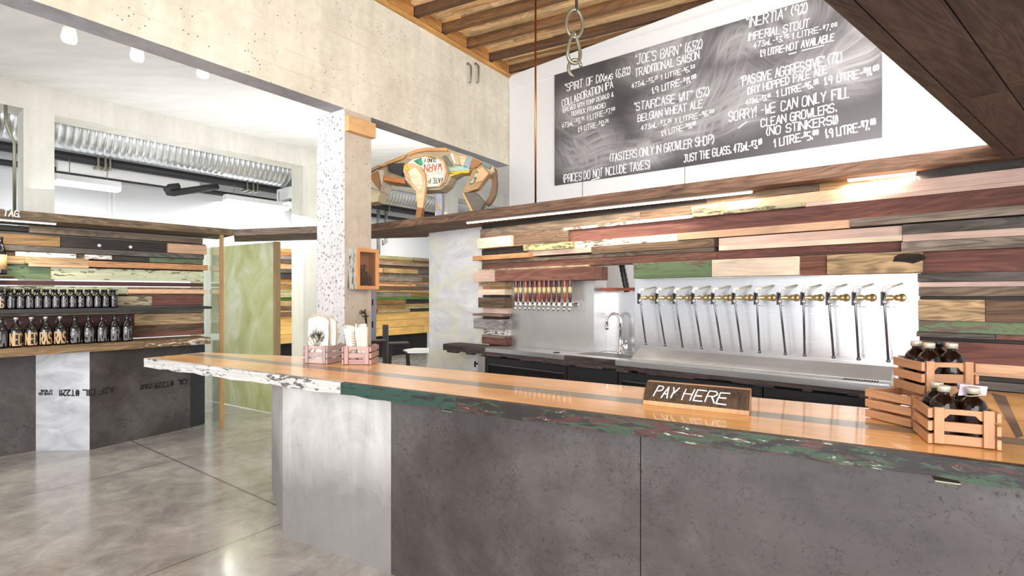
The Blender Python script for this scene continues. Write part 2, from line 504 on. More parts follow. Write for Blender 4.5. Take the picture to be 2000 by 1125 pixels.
# clear plastic sheet and glass: thin transparent sheets
def clear(name, tint, fac, rough=.05):
    t = NT(name); tr = t.n('ShaderNodeBsdfTransparent', ins={'Color': tint}); gl = t.n('ShaderNodeBsdfGlossy', ins={'Color': (1, 1, 1, 1), 'Roughness': rough})
    df = t.n('ShaderNodeBsdfDiffuse', ins={'Color': (.9, .93, .94, 1)})
    lw = t.n('ShaderNodeLayerWeight', ins={'Blend': .2})
    m0 = t.n('ShaderNodeMixShader', ins={0: fac, 1: tr.outputs[0], 2: df.outputs[0]})
    m1 = t.n('ShaderNodeMixShader', ins={0: t.math('MULTIPLY', lw.outputs['Fresnel'], .6), 1: m0.outputs[0], 2: gl.outputs[0]})
    t.t.links.new(m1.outputs[0], t.out.inputs[0]); return t.mat
POLY = clear('clear_plastic_sheet', (.95, .97, .97, 1), .03)
GLASS = clear('window_glass', (.95, .9, .87, 1), .02)
# green gold sheet
t = NT('green_gold_sheet'); o_ = t.obj()
n1 = t.noise(t.map(o_, (1.5, 1.5, .8)), 1.5, 6, .6, .8); zz = t.sep(o_)[2]
n3 = t.noise(t.map(o_, (130, 130, 130)), 1, 2)
c_ = t.ramp(n1, [(.3, 'a9ad62'), (.5, 'c6ca92'), (.7, 'e9ebd2')])  # pale noise patches put white reflections into the colour
c_ = t.mix(1, c_, t.ramp(n3, [(.3, .88), (.7, 1.08)]), 'MULTIPLY')
GREENS = t.p(Base_Color=c_, Metallic=.55, Roughness=.27, Normal=t.bump(n3, .1, .002))

# chalkboard with wiped chalk
def board_u(px, py):
    return FX.sz(px, py, -.02)
BS0, _ = board_u(1083, 147); BS1, _ = board_u(1723, 268)
BZ0 = FX.Z(1085, 362, -.02) ; BZ1 = FX.Z(1083, 147, -.02)
t = NT('chalkboard'); o_ = t.obj()
wv = t.noise(o_, .8, 1, out='Color')
wp = t.n('ShaderNodeVectorMath', operation='ADD', ins={0: o_, 1: t.n('ShaderNodeVectorMath', operation='SCALE', ins={0: wv, 'Scale': 1.7}).outputs[0]}).outputs[0]
streak = t.noise(t.map(wp, (.9, 1, 13), rot=(0, -.45, 0)), 1.2, 7, .68, .15)
streak2 = t.noise(t.map(wp, (8, 1, 1.0), rot=(0, .6, 0)), 1.1, 7, .7, .15)
BL_ = BS1 - BS0; BH_ = BZ1 - BZ0
def blob(px, py, rx, rz, gain):
    a, z = board_u(px, py)
    v = t.map(o_, (1 / rx, 0, 1 / rz), loc=(-(a - BS0) / rx, 0, -(z - BZ0) / rz))
    return t.math('MULTIPLY', t.n('ShaderNodeTexGradient', gradient_type='QUADRATIC_SPHERE', ins={0: v}).outputs['Fac'], gain)
acc = None
for b_ in ((1150, 295, .62, .42, 1.5), (1130, 215, .5, .45, .9), (1300, 110, .75, .42, .95), (1340, 215, .75, .55, 1.35), (1250, 300, .55, .25, 1.2),
           (1430, 190, .55, .5, 1.25), (1440, 85, .45, .3, 1.0), (1530, 60, .5, .4, .45), (1600, 130, .7, .32, .6), (1660, 115, .42, .42, 1.0), (1690, 55, .35, .35, .7), (1560, 30, .6, .3, .5)):
    q_ = blob(*b_); acc = q_ if acc is None else t.math('MAXIMUM', acc, q_)
acc = t.math('MINIMUM', t.math('MULTIPLY', acc, 2.2), 1.0)
sm_ = t.math('MAXIMUM', streak, streak2)
k_ = t.math('MULTIPLY', t.math('POWER', acc, .7), t.ramp(sm_, [(.36, .16), (.5, .55), (.64, 1.0)]))
c_ = t.mix(t.math('MINIMUM', t.math('MULTIPLY', k_, 1.0), .85), '454245', 'a9a7a9')
BOARD = t.p(Base_Color=c_, Roughness=.62)
CHALK = plain('white_chalk', 'fbfbfb', .9)

# ------------------------------------------------------------------ stroke lettering
GL = {'A': '00 26 40,12 32', 'B': '00 06 36 45 44 33 03,33 42 41 30 00', 'C': '45 36 16 05 01 10 30 41', 'D': '00 06 26 44 42 20 00',
      'E': '46 06 00 40,03 33', 'F': '46 06 00,03 33', 'G': '45 36 16 05 01 10 30 41 43 23', 'H': '00 06,40 46,03 43', 'I': '00 06',
      'J': '16 46,36 31 20 10 01', 'K': '00 06,46 03 40', 'L': '06 00 30', 'M': '00 06 23 46 40', 'N': '00 06 40 46',
      'O': '10 01 05 16 36 45 41 30 10', 'P': '00 06 36 45 44 33 03', 'R': '00 06 36 45 44 33 03,23 40',
      'S': '45 36 16 05 04 13 33 42 41 30 10 01', 'T': '06 46,26 20', 'U': '06 01 10 30 41 46', 'V': '06 20 46', 'W': '06 10 23 30 46',
      'X': '00 46,06 40', 'Y': '06 23 46,23 20', 'Z': '06 46 00 40', '0': '10 01 05 16 26 35 31 20 10', '1': '04 16 10',
      '2': '05 16 26 35 33 00 30', '3': '06 36 13 32 31 20 10 01', '4': '20 26 02 32', '5': '36 06 03 23 32 31 20 00',
      '6': '36 16 03 01 10 20 31 32 23 03', '7': '06 36 10', '8': '13 04 05 16 26 35 34 23 13 02 01 10 20 31 32 23', '9': '33 13 04 05 16 26 35 30',
      '.': '00 01', '-': '03 23', '$': '35 26 16 05 14 23 32 21 11 02,20 26', '(': '16 04 02 10', ')': '06 14 12 00',
      '%': '00 36,05 06 16 15 05,20 21 31 30 20', '&': '40 14 15 26 35 13 01 10 20 42', '!': '06 02,00 01', "'": '06 05', '"': '06 05,16 15',
      '#': '10 16,30 36,02 42,04 44', '/': '00 36', '_': '00 40', 'o': ''}


def strokes(text):
    """list of polylines in em units (cap height 1) and the total advance; {..} is raised and small, lower case is small caps"""
    out = []; x = 0.0; sup = False
    for ch in text:
        if ch == '{': sup = True; continue
        if ch == '}': sup = False; continue
        if ch == ' ': x += .55; continue
        k = 1.0; dy = 0.0
        if ch.islower(): k = .66; ch = ch.upper()
        if sup: k = .6; dy = .45
        wmax = 0
        for pl in GL[ch].split(','):
            pts = [(int(a[0]) / 6, int(a[1]) / 6) for a in pl.split()]
            wmax = max(wmax, max(p[0] for p in pts))
            out.append([(x + p[0] * k, dy + p[1] * k) for p in pts])
        x += wmax * k + .22 * (k * .5 + .5)
    return out, max(x - .2, .1)


def lettering(mb, text, fn, u0, v0, u1, v1, cap, wd, m=0, jit=.03, slant=.12, lift=None, c='ffffff', sub=None):
    """write text from (u0,v0) to (u1,v1) on the surface fn(u, v, h) -> 3D; strokes are thin raised ribbons"""
    S, adv = strokes(text)
    L = math.hypot(u1 - u0, v1 - v0); ex = ((u1 - u0) / L, (v1 - v0) / L); ey = (-ex[1], ex[0])
    kx = L / adv
    rnd = random.Random(len(text) * 31 + int(u0 * 100))
    h = lift or wd * .3
    for pl in S:
        jx = rnd.uniform(-jit, jit) * cap; jy = rnd.uniform(-jit, jit) * cap
        P = []
        for x, y in pl:
            a = x * kx + y * cap * slant + jx + rnd.uniform(-jit, jit) * cap * .5; b = y * cap + jy + rnd.uniform(-jit, jit) * cap * .5
            P.append((u0 + ex[0] * a + ey[0] * b, v0 + ex[1] * a + ey[1] * b))
        for (ax, ay), (bx, by) in zip(P[:-1], P[1:]):
            dx, dy = bx - ax, by - ay; l = math.hypot(dx, dy)
            if l < 1e-6: continue
            dx /= l; dy /= l; w0 = wd * rnd.uniform(.8, 1.1) / 2
            ax2, ay2, bx2, by2 = ax - dx * w0 * .8, ay - dy * w0 * .8, bx + dx * w0 * .8, by + dy * w0 * .8
            ns = max(1, int(math.ceil(l / sub))) if sub else 1
            for k in range(ns):
                k0, k1 = k / ns, (k + 1) / ns
                cx0, cy0, cx1, cy1 = ax2 + (bx2 - ax2) * k0, ay2 + (by2 - ay2) * k0, ax2 + (bx2 - ax2) * k1, ay2 + (by2 - ay2) * k1
                q = [(cx0 + dy * w0, cy0 - dx * w0), (cx1 + dy * w0, cy1 - dx * w0), (cx1 - dy * w0, cy1 + dx * w0), (cx0 - dy * w0, cy0 + dx * w0)]
                if sub and abs(dy) > .8:      # upright stroke: split across its width so that it follows a curve
                    mid = [((q[0][0] + q[3][0]) / 2, (q[0][1] + q[3][1]) / 2), ((q[1][0] + q[2][0]) / 2, (q[1][1] + q[2][1]) / 2)]
                    mb.quad([fn(*p, h) for p in (q[0], q[1], mid[1], mid[0])], m, c); mb.quad([fn(*p, h) for p in (mid[0], mid[1], q[2], q[3])], m, c)
                else:
                    mb.quad([fn(*p, h) for p in q], m, c)


# ------------------------------------------------------------------ SETTING
def struct(name, mb, mats, M=None, base=None, label=None, **k):
    o = mb.build(name, mats, M=M, base=base, **k); o['kind'] = 'structure'
    if label: o['label'] = label
    return o


FF = Frame(0, 0, .584, .811)              # floor joints run with the beam
b = MB(); b.box(-9, 17, -9, 9, -.1, 0)
struct('floor', b, FLOOR, M=FF.mat(2, 1.5, 0))
# white slab ceiling behind the front beam
b = MB(); pc = [FB.pt(-6, .2), FB.pt(2.6, .2), FB.pt(9, .2), FM.pt(13, .02), FM.pt(-4.4, .02)]
b.prism([(p_.x, p_.y) for p_ in pc], 4.0, 4.15); struct('ceiling', b, CEIL, M=Matrix.Identity(4))
b = MB(); b.box(-6, 16, .38, 2.5, 4.3, 4.4); struct('ceiling', b, CEIL, M=FM.mat())
# front beam: face, underside
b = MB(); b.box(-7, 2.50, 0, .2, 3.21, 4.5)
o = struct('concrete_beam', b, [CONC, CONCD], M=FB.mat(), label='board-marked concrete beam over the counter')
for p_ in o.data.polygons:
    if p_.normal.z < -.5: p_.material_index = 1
# column
b = MB(); b.box(0, .293, 0, .415, 0, 3.21)
o = struct('concrete_column', b, [CONCC, CONCA, CONCP], M=FB.mat(), label='square concrete column with one ground aggregate face')
for p_ in o.data.polygons:
    if p_.normal.x < -.5: p_.material_index = 1
# second beam line and its columns
b = MB(); b.box(-4.5, 13, 0, .36, 3.70, 4.3); struct('painted_beam', b, CONCP, M=FM.mat(), label='pale painted beam behind the front one')
for i, s_ in enumerate((0, 3.42, 6.75, 10.0)):
    b = MB(); ww = (.27, .25, .33, .33)[i]; b.box(s_, s_ + ww, 0, .38, 0 if i != 2 else 1.95, 3.70)
    if i == 2:
        b.box(s_ + .03, s_ + ww - .04, .04, .34, 0, 1.85)
        b.hexa([(s_ + .03, .04, 1.85), (s_ + ww - .04, .04, 1.85), (s_ + ww - .04, .34, 1.85), (s_ + .03, .34, 1.85), (s_, 0, 1.95), (s_ + ww, 0, 1.95), (s_ + ww, .38, 1.95), (s_, .38, 1.95)])
    struct('painted_column', b, CONCP, M=FM.mat(), base=(s_, 0, 0), label='pale painted column in the back room')
# back room wall with panel joints
b = MB(); b.box(-6, 16, 2.4, 2.5, 0, 4.2)
struct('wall_back', b, WHITE, M=FM.mat())
for px in (213, 222, 470, 498):
    b = MB(); a = FM.hit(px, 2.4); b.box(a - .012, a + .012, 2.375, 2.4, 2.2, 3.9)
    struct('trim_1', b, PVC, M=FM.mat(), base=(a, 2.4, 2.2))
# white wall carrying the chalkboard
ZR = lambda x, y: 4.36 + .046 * ((x + .033) * .806 - (y - 6.56) * .592)
b = MB()
zt0 = 4.36; L_ = 7.2
b.hexa([(0, 0, 0), (L_, 0, 0), (L_, .12, 0), (0, .12, 0), (0, 0, zt0 - .01), (L_, 0, zt0 + .046 * L_ - .01), (L_, .12, zt0 + .046 * L_ - .01), (0, .12, zt0 - .01)])
struct('wall_rear', b, WHITEB, M=FX.mat())
b = MB(); zs = FX.Z(1000, 172); b.box(0, L_, -.012, 0, zs, zt0 - .02)
struct('trim_2', b, WHITEB, M=FX.mat(), base=(0, 0, zs))
for px in (1138, 1338, 1620):
    b = MB(); a = FX.hit(px); b.box(a - .003, a + .003, -.004, 0, 2.2, zs); struct('trim_3', b, ZINC, M=FX.mat(), base=(a, 0, 2.2))
# timber roof: decking and joists
FJ = Frame(-.033, 6.56, .923, -.385)
b = MB(); k = 0
while True:
    y0 = -9.2 + k * .075; k += 1
    if y0 > .9: break
    xs = [-1.9 + random.uniform(-.2, .2)]
    while xs[-1] < 9: xs.append(xs[-1] + random.uniform(1.2, 3))
    for x0, x1 in zip(xs[:-1], xs[1:]):
        pts = []
        dz = random.uniform(.10, .135)
        for zz_ in (0, .1):
            for (x, y) in ((x0, y0), (x1, y0), (x1, y0 + .073), (x0, y0 + .073)):
                q = FJ.pt(x, y); pts.append((q.x, q.y, ZR(q.x, q.y) + dz + zz_))
        b.hexa(pts, 0, vary(random.choice(['e3bd8b', 'd6ab74', 'ecca9c', 'c8a06c', 'e6c494', 'a98257', 'd9b381']), .15))
struct('roof_deck', b, WOOD, label='warm plank decking between the roof joists')
for i in range(17):
    tj = 2.46 - i * .407
    P = FB.pt(tj, -.02)
    p0 = FJ.hit(1000)  # unused projection keeps frames consistent
    rel = Vector((P.x, P.y)) - FJ.o; x0 = rel.dot(FJ.d); y0 = rel.dot(FJ.y)
    pts = []
    for dz in (0.02, .11):
        for (x, y) in ((x0, y0 - .03), (x0 + 8.5, y0 - .03), (x0 + 8.5, y0 + .03), (x0, y0 + .03)):
            q = FJ.pt(x, y); pts.append((q.x, q.y, ZR(q.x, q.y) + dz))
    b = MB(); b.hexa(pts, 0, vary(['6b4a2c', '5c4028', '735030'][i % 3], .1))
    struct('roof_joist', b, WOOD, base=pts[0], M=Matrix.Identity(4), label='timber roof joist')
b = MB()
for i in range(17):
    tj = 2.46 - i * .407
    zz_ = 4.36
    b.box(tj - .36, tj - .05, -.05, 0, zz_ - .0, zz_ + .14, 0, vary('b98247'))
b.box(-5, 2.5, -.035, 0, 4.32, 4.365, 0, 'c79556')
struct('roof_ledger', b, WOOD, M=FB.mat(), label='orange blocking along the top of the concrete beam')


# ------------------------------------------------------------------ board walls
C_ = dict(dark='352e2a', gb='77634f', brown='6b5037', lime='a3ab62', por='d7a374', pink='cfa995', red='6d3a2c', wpink='c9b1a9', rg='887969',
          cream='e3caa8', green='587343', maroon='522a25', gold='8a6530', tan='b3915f', or_='b87b3c', dgrey='57504a', moss='a79d71', grey='8f8b86',
          wht='d8d2cb', pgreen='b9bf94', bred='7c4834')


def dull(c, k=.22):
    l = .3 * c[0] + .6 * c[1] + .1 * c[2]
    return tuple(x + (l - x) * k for x in c[:3]) + (1,)


def boards(b, fr, base, rows, depth=.06):
    for (p0, p1, z0, z1, p, c, m) in rows:
        s0 = fr.hit(p0, base - p); s1 = fr.hit(p1, base - p)
        b.box(s0, s1 - .002, base - p, base + depth, z0 + .001, z1 - .001, m, dull(vary(C_[c], .06)), 0)


W = 0; R = 1; P = 2; FI = 3; PG = 4
MATS = [WOOD, WOODR, PAINT, WOODF, PAINTGR]
XR = 2090
b = MB()
boards(b, FW, 0, [
    (941, 1380, 2.195, 2.24, .0, 'dark', W), (1380, 1600, 2.195, 2.24, 0, 'brown', W), (1600, 1790, 2.19, 2.24, .005, 'gold', R), (1790, XR, 2.19, 2.24, 0, 'dark', W),
    (938, 1250, 2.125, 2.195, .02, 'gb', R), (1250, 1350, 2.125, 2.195, .02, 'brown', R), (1350, 1416, 2.125, 2.175, .06, 'lime', P), (1350, 1416, 2.175, 2.195, .02, 'brown', W),
    (1416, 1700, 2.125, 2.19, .02, 'por', FI), (1700, XR, 2.125, 2.19, .02, 'pink', FI),
    (938, 1100, 2.10, 2.125, .025, 'brown', R), (1100, 1222, 2.10, 2.125, .03, 'wpink', P), (1222, 1352, 2.10, 2.125, .03, 'wpink', FI), (1352, 1572, 2.10, 2.128, .06, 'moss', P), (1572, XR, 2.10, 2.125, .025, 'pink', FI),
    (932, 998, 2.0, 2.10, .08, 'pink', FI), (998, 1110, 2.0, 2.10, .04, 'brown', R), (1110, XR, 2.0, 2.10, .012, 'red', W),
    (941, 1022, 1.945, 2.0, 0, 'dark', R), (1022, 1119, 1.945, 2.0, .06, 'lime', P), (1119, 1324, 1.945, 2.0, .03, 'wpink', P), (1324, 1660, 1.95, 2.0, .03, 'por', FI), (1660, XR, 1.953, 2.0, .05, 'rg', R),
    (923, 1032, 1.885, 1.93, .10, 'or_', W), (941, 1032, 1.93, 1.945, .0, 'dark', W), (1032, 1155, 1.90, 1.945, .04, 'pink', FI), (1155, 1395, 1.885, 1.945, .04, 'brown', R), (1395, 1404, 1.885, 1.945, .0, 'dark', W),
    (1404, 1763, 1.888, 1.945, .015, 'pink', FI), (1763, XR, 1.888, 1.945, .05, 'dgrey', R),
    (941, 1395, 1.855, 1.885, .02, 'gb', R), (1404, 1763, 1.855, 1.888, .05, 'cream', FI), (1763, XR, 1.848, 1.888, .055, 'pink', FI),
    (941, 1400, 1.80, 1.855, .005, 'bred', W), (1400, 1760, 1.80, 1.855, .01, 'red', W), (1760, XR, 1.79, 1.848, .05, 'rg', R),
    (935, 1150, 1.783, 1.802, .03, 'moss', R), (1150, 1235, 1.79, 1.80, .0, 'brown', R), (1235, 1800, 1.793, 1.80, .01, 'gb', R),
    (1800, XR, 1.673, 1.79, .015, 'red', W), (1792, XR, 1.625, 1.673, .03, 'dgrey', R), (1794, XR, 1.597, 1.625, .01, 'pink', FI), (1794, XR, 1.547, 1.597, .025, 'gb', R), (1796, XR, 1.53, 1.547, .0, 'dark', W),
    (1793, 1925, 1.415, 1.53, .02, 'tan', R), (1925, XR, 1.415, 1.53, .02, 'brown', R), (1794, XR, 1.352, 1.415, .015, 'green', P), (1790, 1945, 1.326, 1.352, .05, 'dgrey', R), (1945, XR, 1.326, 1.352, .02, 'bred', W), (1796, XR, 1.307, 1.326, .0, 'dark', W),
    (1796, XR, 1.20, 1.307, .02, 'red', W), (1796, XR, 1.135, 1.20, .02, 'por', W), (1796, XR, 1.11, 1.135, .0, 'dark', W), (1796, XR, 1.067, 1.11, .03, 'dgrey', R),
    # short boards left of the tap panel
    (935, 988, 1.63, 1.673, .03, 'tan', R), (943, 991, 1.605, 1.63, .0, 'or_', W), (934, 986, 1.55, 1.605, .05, 'cream', FI), (943, 990, 1.525, 1.55, .0, 'dark', W),
    (934, 986, 1.425, 1.525, .05, 'brown', R), (944, 991, 1.37, 1.425, .01, 'pink', FI), (923, 981, 1.345, 1.37, .09, 'gb', R), (943, 985, 1.32, 1.345, .0, 'maroon', W),
    (925, 981, 1.222, 1.32, .09, 'grey', R), (944, 990, 1.163, 1.222, .01, 'wht', P), (941, 984, 1.14, 1.163, .04, 'rg', R), (941, 988, 1.075, 1.14, .04, 'red', W), (944, 990, 1.069, 1.075, .0, 'dark', W),
])
# the cladding is split where the niches part it: over the taps, left of them, right of them
s0 = FW.hit(947); s1 = FW.hit(XR + 60); sa = FW.hit(992, .05); sb = FW.hit(1798, .0)
ROWS = b
def zone(bx):
    x = sum(v.x for v in bx) / 8; z = sum(v.z for v in bx) / 8
    return 0 if z > 1.78 else (1 if x < 1.0 else 2)
parts_ = [MB(), MB(), MB()]
for k in range(0, len(ROWS.v), 8):
    t_ = parts_[zone(ROWS.v[k:k + 8])]; off = len(t_.v); t_.v += ROWS.v[k:k + 8]
    for f in range(k // 8 * 6, k // 8 * 6 + 6):
        t_.face([i_ - k + off for i_ in ROWS.f[f]], ROWS.m[f], ROWS.c[f], ROWS.g[f])
parts_[0].box(s0, s1, .062, .10, 1.795, 2.24, W, C_['dark']); parts_[1].box(s0, sa, .062, .10, 0, 1.672, W, C_['dark']); parts_[2].box(sb, s1, .062, .10, 0, 1.785, W, C_['dark'])
for t_, lb, x0 in zip(parts_, ('reclaimed board wall over the taps', 'short reclaimed boards left of the tap panel', 'reclaimed board wall right of the fillers'), (s0, s0, sb)):
    struct('wall_right', t_, MATS, M=FW.mat(), base=(x0, 0, 1.0), label=lb)
# lintels
def lintel(rows, name, label):
    z0 = min(r[2] for r in rows); s0 = FW.hit(rows[0][0], -rows[0][4])
    b = MB(); boards(b, FW, 0, rows, .06)
    return tag(b.build(name, MATS, M=FW.mat(), base=(s0, 0, z0), bevel=.003), label, 'beam')
b = MB(); boards(b, FW, 0, [(966, 1160, 1.673, 1.783, .12, 'bred', W)], .10)
tag(b.build('lintel_beam', MATS, M=FW.mat(), base=(FW.hit(966, -.12), 0, 1.673), bevel=.003), 'long red-brown timber beam above the dark tap handles', 'beam')
b = MB(); boards(b, FW, 0, [(925, 964, 1.673, 1.783, .14, 'pink', FI)], .06)
tag(b.build('timber_block', MATS, M=FW.mat(), base=(FW.hit(925, -.14), 0, 1.673), bevel=.002), 'pale planed timber block at the left end of the red-brown beam', 'block')
for (p0, p1, pr, c, m, nm, lb) in ((1237, 1390, .07, 'green', P, 'lintel_beam', 'flaking green beam with a dark knot above the growler fillers'),
                               (1390, 1561, .08, 'cream', FI, 'lintel_beam', 'pale smooth beam between the green and the rough brown beam'),
                               (1561, 1615, .05, 'bred', R, 'timber_block', 'short cracked pinkish block between pale and rough beam'),
                               (1615, 1803, .08, 'tan', R, 'lintel_beam', 'rough sawn brown beam with a splintered hollow near its end')):
    b = MB(); boards(b, FW, 0, [(p0, p1, 1.676, 1.793, pr, c, m)], .06)
    s0 = FW.hit(p0, -pr)
    if p1 == 1803:
        s_ = FW.hit(1775, -pr)
        pts = [(s_ + .075 * math.cos(a) * random.uniform(.8, 1.1), 1.755 + .03 * math.sin(a) * random.uniform(.7, 1.2)) for a in [k * math.pi / 7 for k in range(14)]]
        MR = Matrix(((1, 0, 0, 0), (0, 0, -1, 0), (0, 1, 0, 0), (0, 0, 0, 1)))
        b.prism(pts, pr, pr + .002, R, '2a1c12', M=MR)
    tag(b.build(nm, MATS, M=FW.mat(), base=(s0, 0, 1.676), bevel=.003), lb, 'beam' if nm == 'lintel_beam' else 'block')

# left board wall (backlit slots stay open)
b = MB()
q = lambda v: v / 3.309
boards(b, FL, .46, [
    (-90, q(190), 2.17, 2.22, 0, 'dark', W), (q(190), q(1312), 2.157, 2.222, .05, 'gb', W), (-90, q(1330), 2.139, 2.157, .0, 'dgrey', R),
    (-90, q(390), 2.035, 2.139, .01, 'gold', W), (q(390), q(1087), 2.035, 2.139, .0, 'dark', W), (q(1087), q(1338), 2.031, 2.139, .05, 'por', FI),
    (-90, q(1320), 1.975, 2.031, .03, 'dgrey', R), (-90, q(100), 1.925, 1.971, .0, 'brown', R), (q(100), q(495), 1.925, 1.971, .02, 'wht', P), (q(495), q(548), 1.925, 1.971, .0, 'brown', R), (q(548), q(725), 1.925, 1.971, .02, 'wht', P),
    (q(725), q(965), 1.915, 1.971, .01, 'dark', W), (q(965), q(1308), 1.915, 1.971, .0, 'green', P),
    (-90, q(160), 1.85, 1.925, .02, 'tan', R), (q(160), q(575), 1.855, 1.925, .04, 'tan', R), (q(575), q(1345), 1.84, 1.905, .07, 'or_', W), (q(185), q(575), 1.828, 1.855, .05, 'por', FI),
    (-90, q(330), 1.705, 1.85, .0, 'green', PG), (q(330), q(1322), 1.705, 1.828, .02, 'pgreen', P),
    (-90, q(1315), 1.645, 1.690, .01, 'maroon', W), (-90, q(830), 1.55, 1.636, .0, 'pgreen', P), (q(830), q(1315), 1.613, 1.636, .0, 'gb', R), (q(830), q(1335), 1.563, 1.613, .03, 'por', FI),
    (q(830), q(1320), 1.535, 1.563, .0, 'brown', R), (-90, q(760), 1.43, 1.55, .0, 'dark', W), (q(760), q(983), 1.43, 1.535, .01, 'moss', P), (q(983), q(1315), 1.43, 1.535, .02, 'red', W),
    (-90, q(1320), 1.34, 1.425, .0, 'rg', R), (-90, q(870), 1.22, 1.335, .0, 'maroon', W), (q(870), q(1320), 1.21, 1.335, .01, 'tan', R), (-90, q(1320), 1.137, 1.21, .0, 'brown', R), (-90, q(1322), 1.075, 1.137, .02, 'bred', W)], .05)
so = FL.hit(-90, .46); se_ = FL.hit(q(1312), .5)
for z0, z1 in ((1.075, 1.634), (1.647, 1.688), (1.708, 2.225)): b.box(so, se_, .512, .53, z0, z1, W, C_['dark'])
struct('wall_left', b, MATS, M=FL.mat(), base=(so, .46, 1.05), label='reclaimed board wall behind the growlers')
# round white discs in the dark board
for px, py, w_ in ((194, 479.5, 'left'), (255, 482.5, 'right')):
    s_, z_ = FL.sz(px, py, .46)
    M_ = FL.mat(s_, .458, z_) @ Matrix.Rotation(math.pi / 2, 4, 'X')
    b = MB(); b.lathe([(.016, -.004), (.016, .004), (.012, .007)], 16)
    o = b.build('wall_disc', PVC, M=M_); tag(o, 'small white disc in the dark upper board, the %s of two' % w_, 'disc')
# back room board wall
b = MB(); z = .53
a0 = FM.hit(540, 2.2); a1 = FM.hit(840, 2.2)
pal = ['gb', 'tan', 'or_', 'brown', 'por', 'dgrey', 'tan', 'moss', 'rg', 'gold', 'dark']
while z < 2.48:
    if z < .93: hgt = .19; cs = ['e0b163']
    else: hgt = random.uniform(.05, .14); cs = None
    x = a0
    while x < a1:
        x2 = min(a1, x + random.uniform(.9, 2.6)); c = cs[0] if cs else C_[random.choice(pal)]
        if abs(z - 1.38) < .06: c = '4d7a32'
        b.box(x, x2 - .004, 2.2 - random.uniform(.0, .09) * (0 if cs else 1), 2.36, z + .002, min(z + hgt, 2.5) - .004, W if not cs else FI, vary(c, .12), 0); x = x2
    z += hgt
b.box(a0, a1, 2.32, 2.36, 0, .53, W, '14110f')  # near-black strip: shadow below the boards put into its colour
struct('wall_lounge', b, MATS, M=FM.mat(), base=(a0, 2.2, .5), label='board cladding low on the back room wall')

# ------------------------------------------------------------------ CANOPIES
def prism_thing(name, label, cat, poly, z0, z1, mats, c, gdir, mtop=None, extra=None):
    b = MB(); b.prism(poly, z0, z1, 0, c, gdir=gdir)
    if extra: extra(b)
    o = b.build(name, mats, M=Matrix.Translation((poly[0][0], poly[0][1], z0)), base=(0, 0, 0))
    for v in o.data.vertices: v.co -= Vector((poly[0][0], poly[0][1], z0))
    return tag(o, label, cat)
l0 = FL.pt(-2.2, 0); l1 = FL.pt(-2.2, .60); l2 = FL.pt(1.95, .60)
prism_thing('timber_canopy', 'long weathered canopy shelf over the growler display, TAG chalked on its edge', 'canopy', [(l0.x, l0.y), (K1.x, K1.y), (l2.x, l2.y), (l1.x, l1.y)], SOF, CTOP, WOODR, '6b5a45', FL.ang)
mb_ = [(-3.64, 6.72), (-2.43, 6.44), (-1.80, 6.33)]
prism_thing('timber_canopy', 'grey-brown canopy shelf over the passage, joining left shelf and column', 'canopy', [(K1.x, K1.y), (K2.x, K2.y)] + mb_[::-1], SOF, CTOP, WOODR, '7b6a5c', FK.ang)
wl = FW.pt(4.4, .09); wl0 = FW.pt(-.8, .09)
cb = [(K2.x, K2.y), (K3.x, K3.y), (3.2, 2.2), (wl.x, wl.y), (wl0.x, wl0.y), (-1.80, 6.33)]
cb = [(K2.x, K2.y), (K3.x, K3.y), (wl.x, wl.y), (wl0.x, wl0.y), (-1.02, 6.14), (-1.80, 6.33)]
prism_thing('timber_canopy', 'long weathered canopy shelf below the chalkboard carrying the animal sculpture', 'canopy', cb, SOF, CTOP, WOODR, '6e5342', FR.ang)
# canopy over the viewer: soffit boards running towards the shop front
o = thing('plank_canopy', 'dark plank canopy overhead at the upper right corner', 'canopy', FS, (0, 0, SOF))
ys = [0, .045, .175, .31, .47, .63, .8, .97, 1.15]
b = MB()
for y0, y1 in zip(ys[:-1], ys[1:]):
    xs = [-.55 - y1 * .3]
    while xs[-1] < 5: xs.append(xs[-1] + random.uniform(1.0, 2.2))
    for x0, x1 in zip(xs[:-1], xs[1:]):
        first_ = x0 == xs[0]; g0_, g1_ = (-.457 * y0 + .004, -.457 * y1 + .004) if first_ else (x0, x0)
        b.hexa([(g0_, y0, SOF - .002), (x1 - .003, y0, SOF - .002), (x1 - .003, y1 - .004, SOF - .002), (g1_, y1 - .004, SOF - .002), (g0_, y0, SOF + .05), (x1 - .003, y0, SOF + .05), (x1 - .003, y1 - .004, SOF + .05), (g1_, y1 - .004, SOF + .05)], 0, vary('54423a', .10), 0)
part(o, 'soffit_boards', b, WOOD)
b = MB(); b.prism([(.01, .012), (5.2, .012), (5.2, 1.15), (-.515, 1.15)], SOF + .05, CTOP, 0, '4c3c33'); part(o, 'deck', b, WOOD)

# unseen uplight added on the canopy overhead to brighten the roof
o = thing('uplight_strip', 'unseen added light strip on top of the plank canopy brightening the roof', 'light', FS, (1.0, .35, CTOP))
b = MB(); b.box(.2, 1.9, .30, .40, CTOP + .001, CTOP + .03); part(o, 'housing', b, PVC)
b = MB(); b.box(.22, 1.88, .31, .39, CTOP + .03, CTOP + .035); part(o, 'diffuser', b, EMIT_W)
area('roof_fill', FS.pt(1.05, .35, CTOP + .05), Vector((.6, 4.2, 4.4)), 1.6, .1, 55, (1, .94, .85))

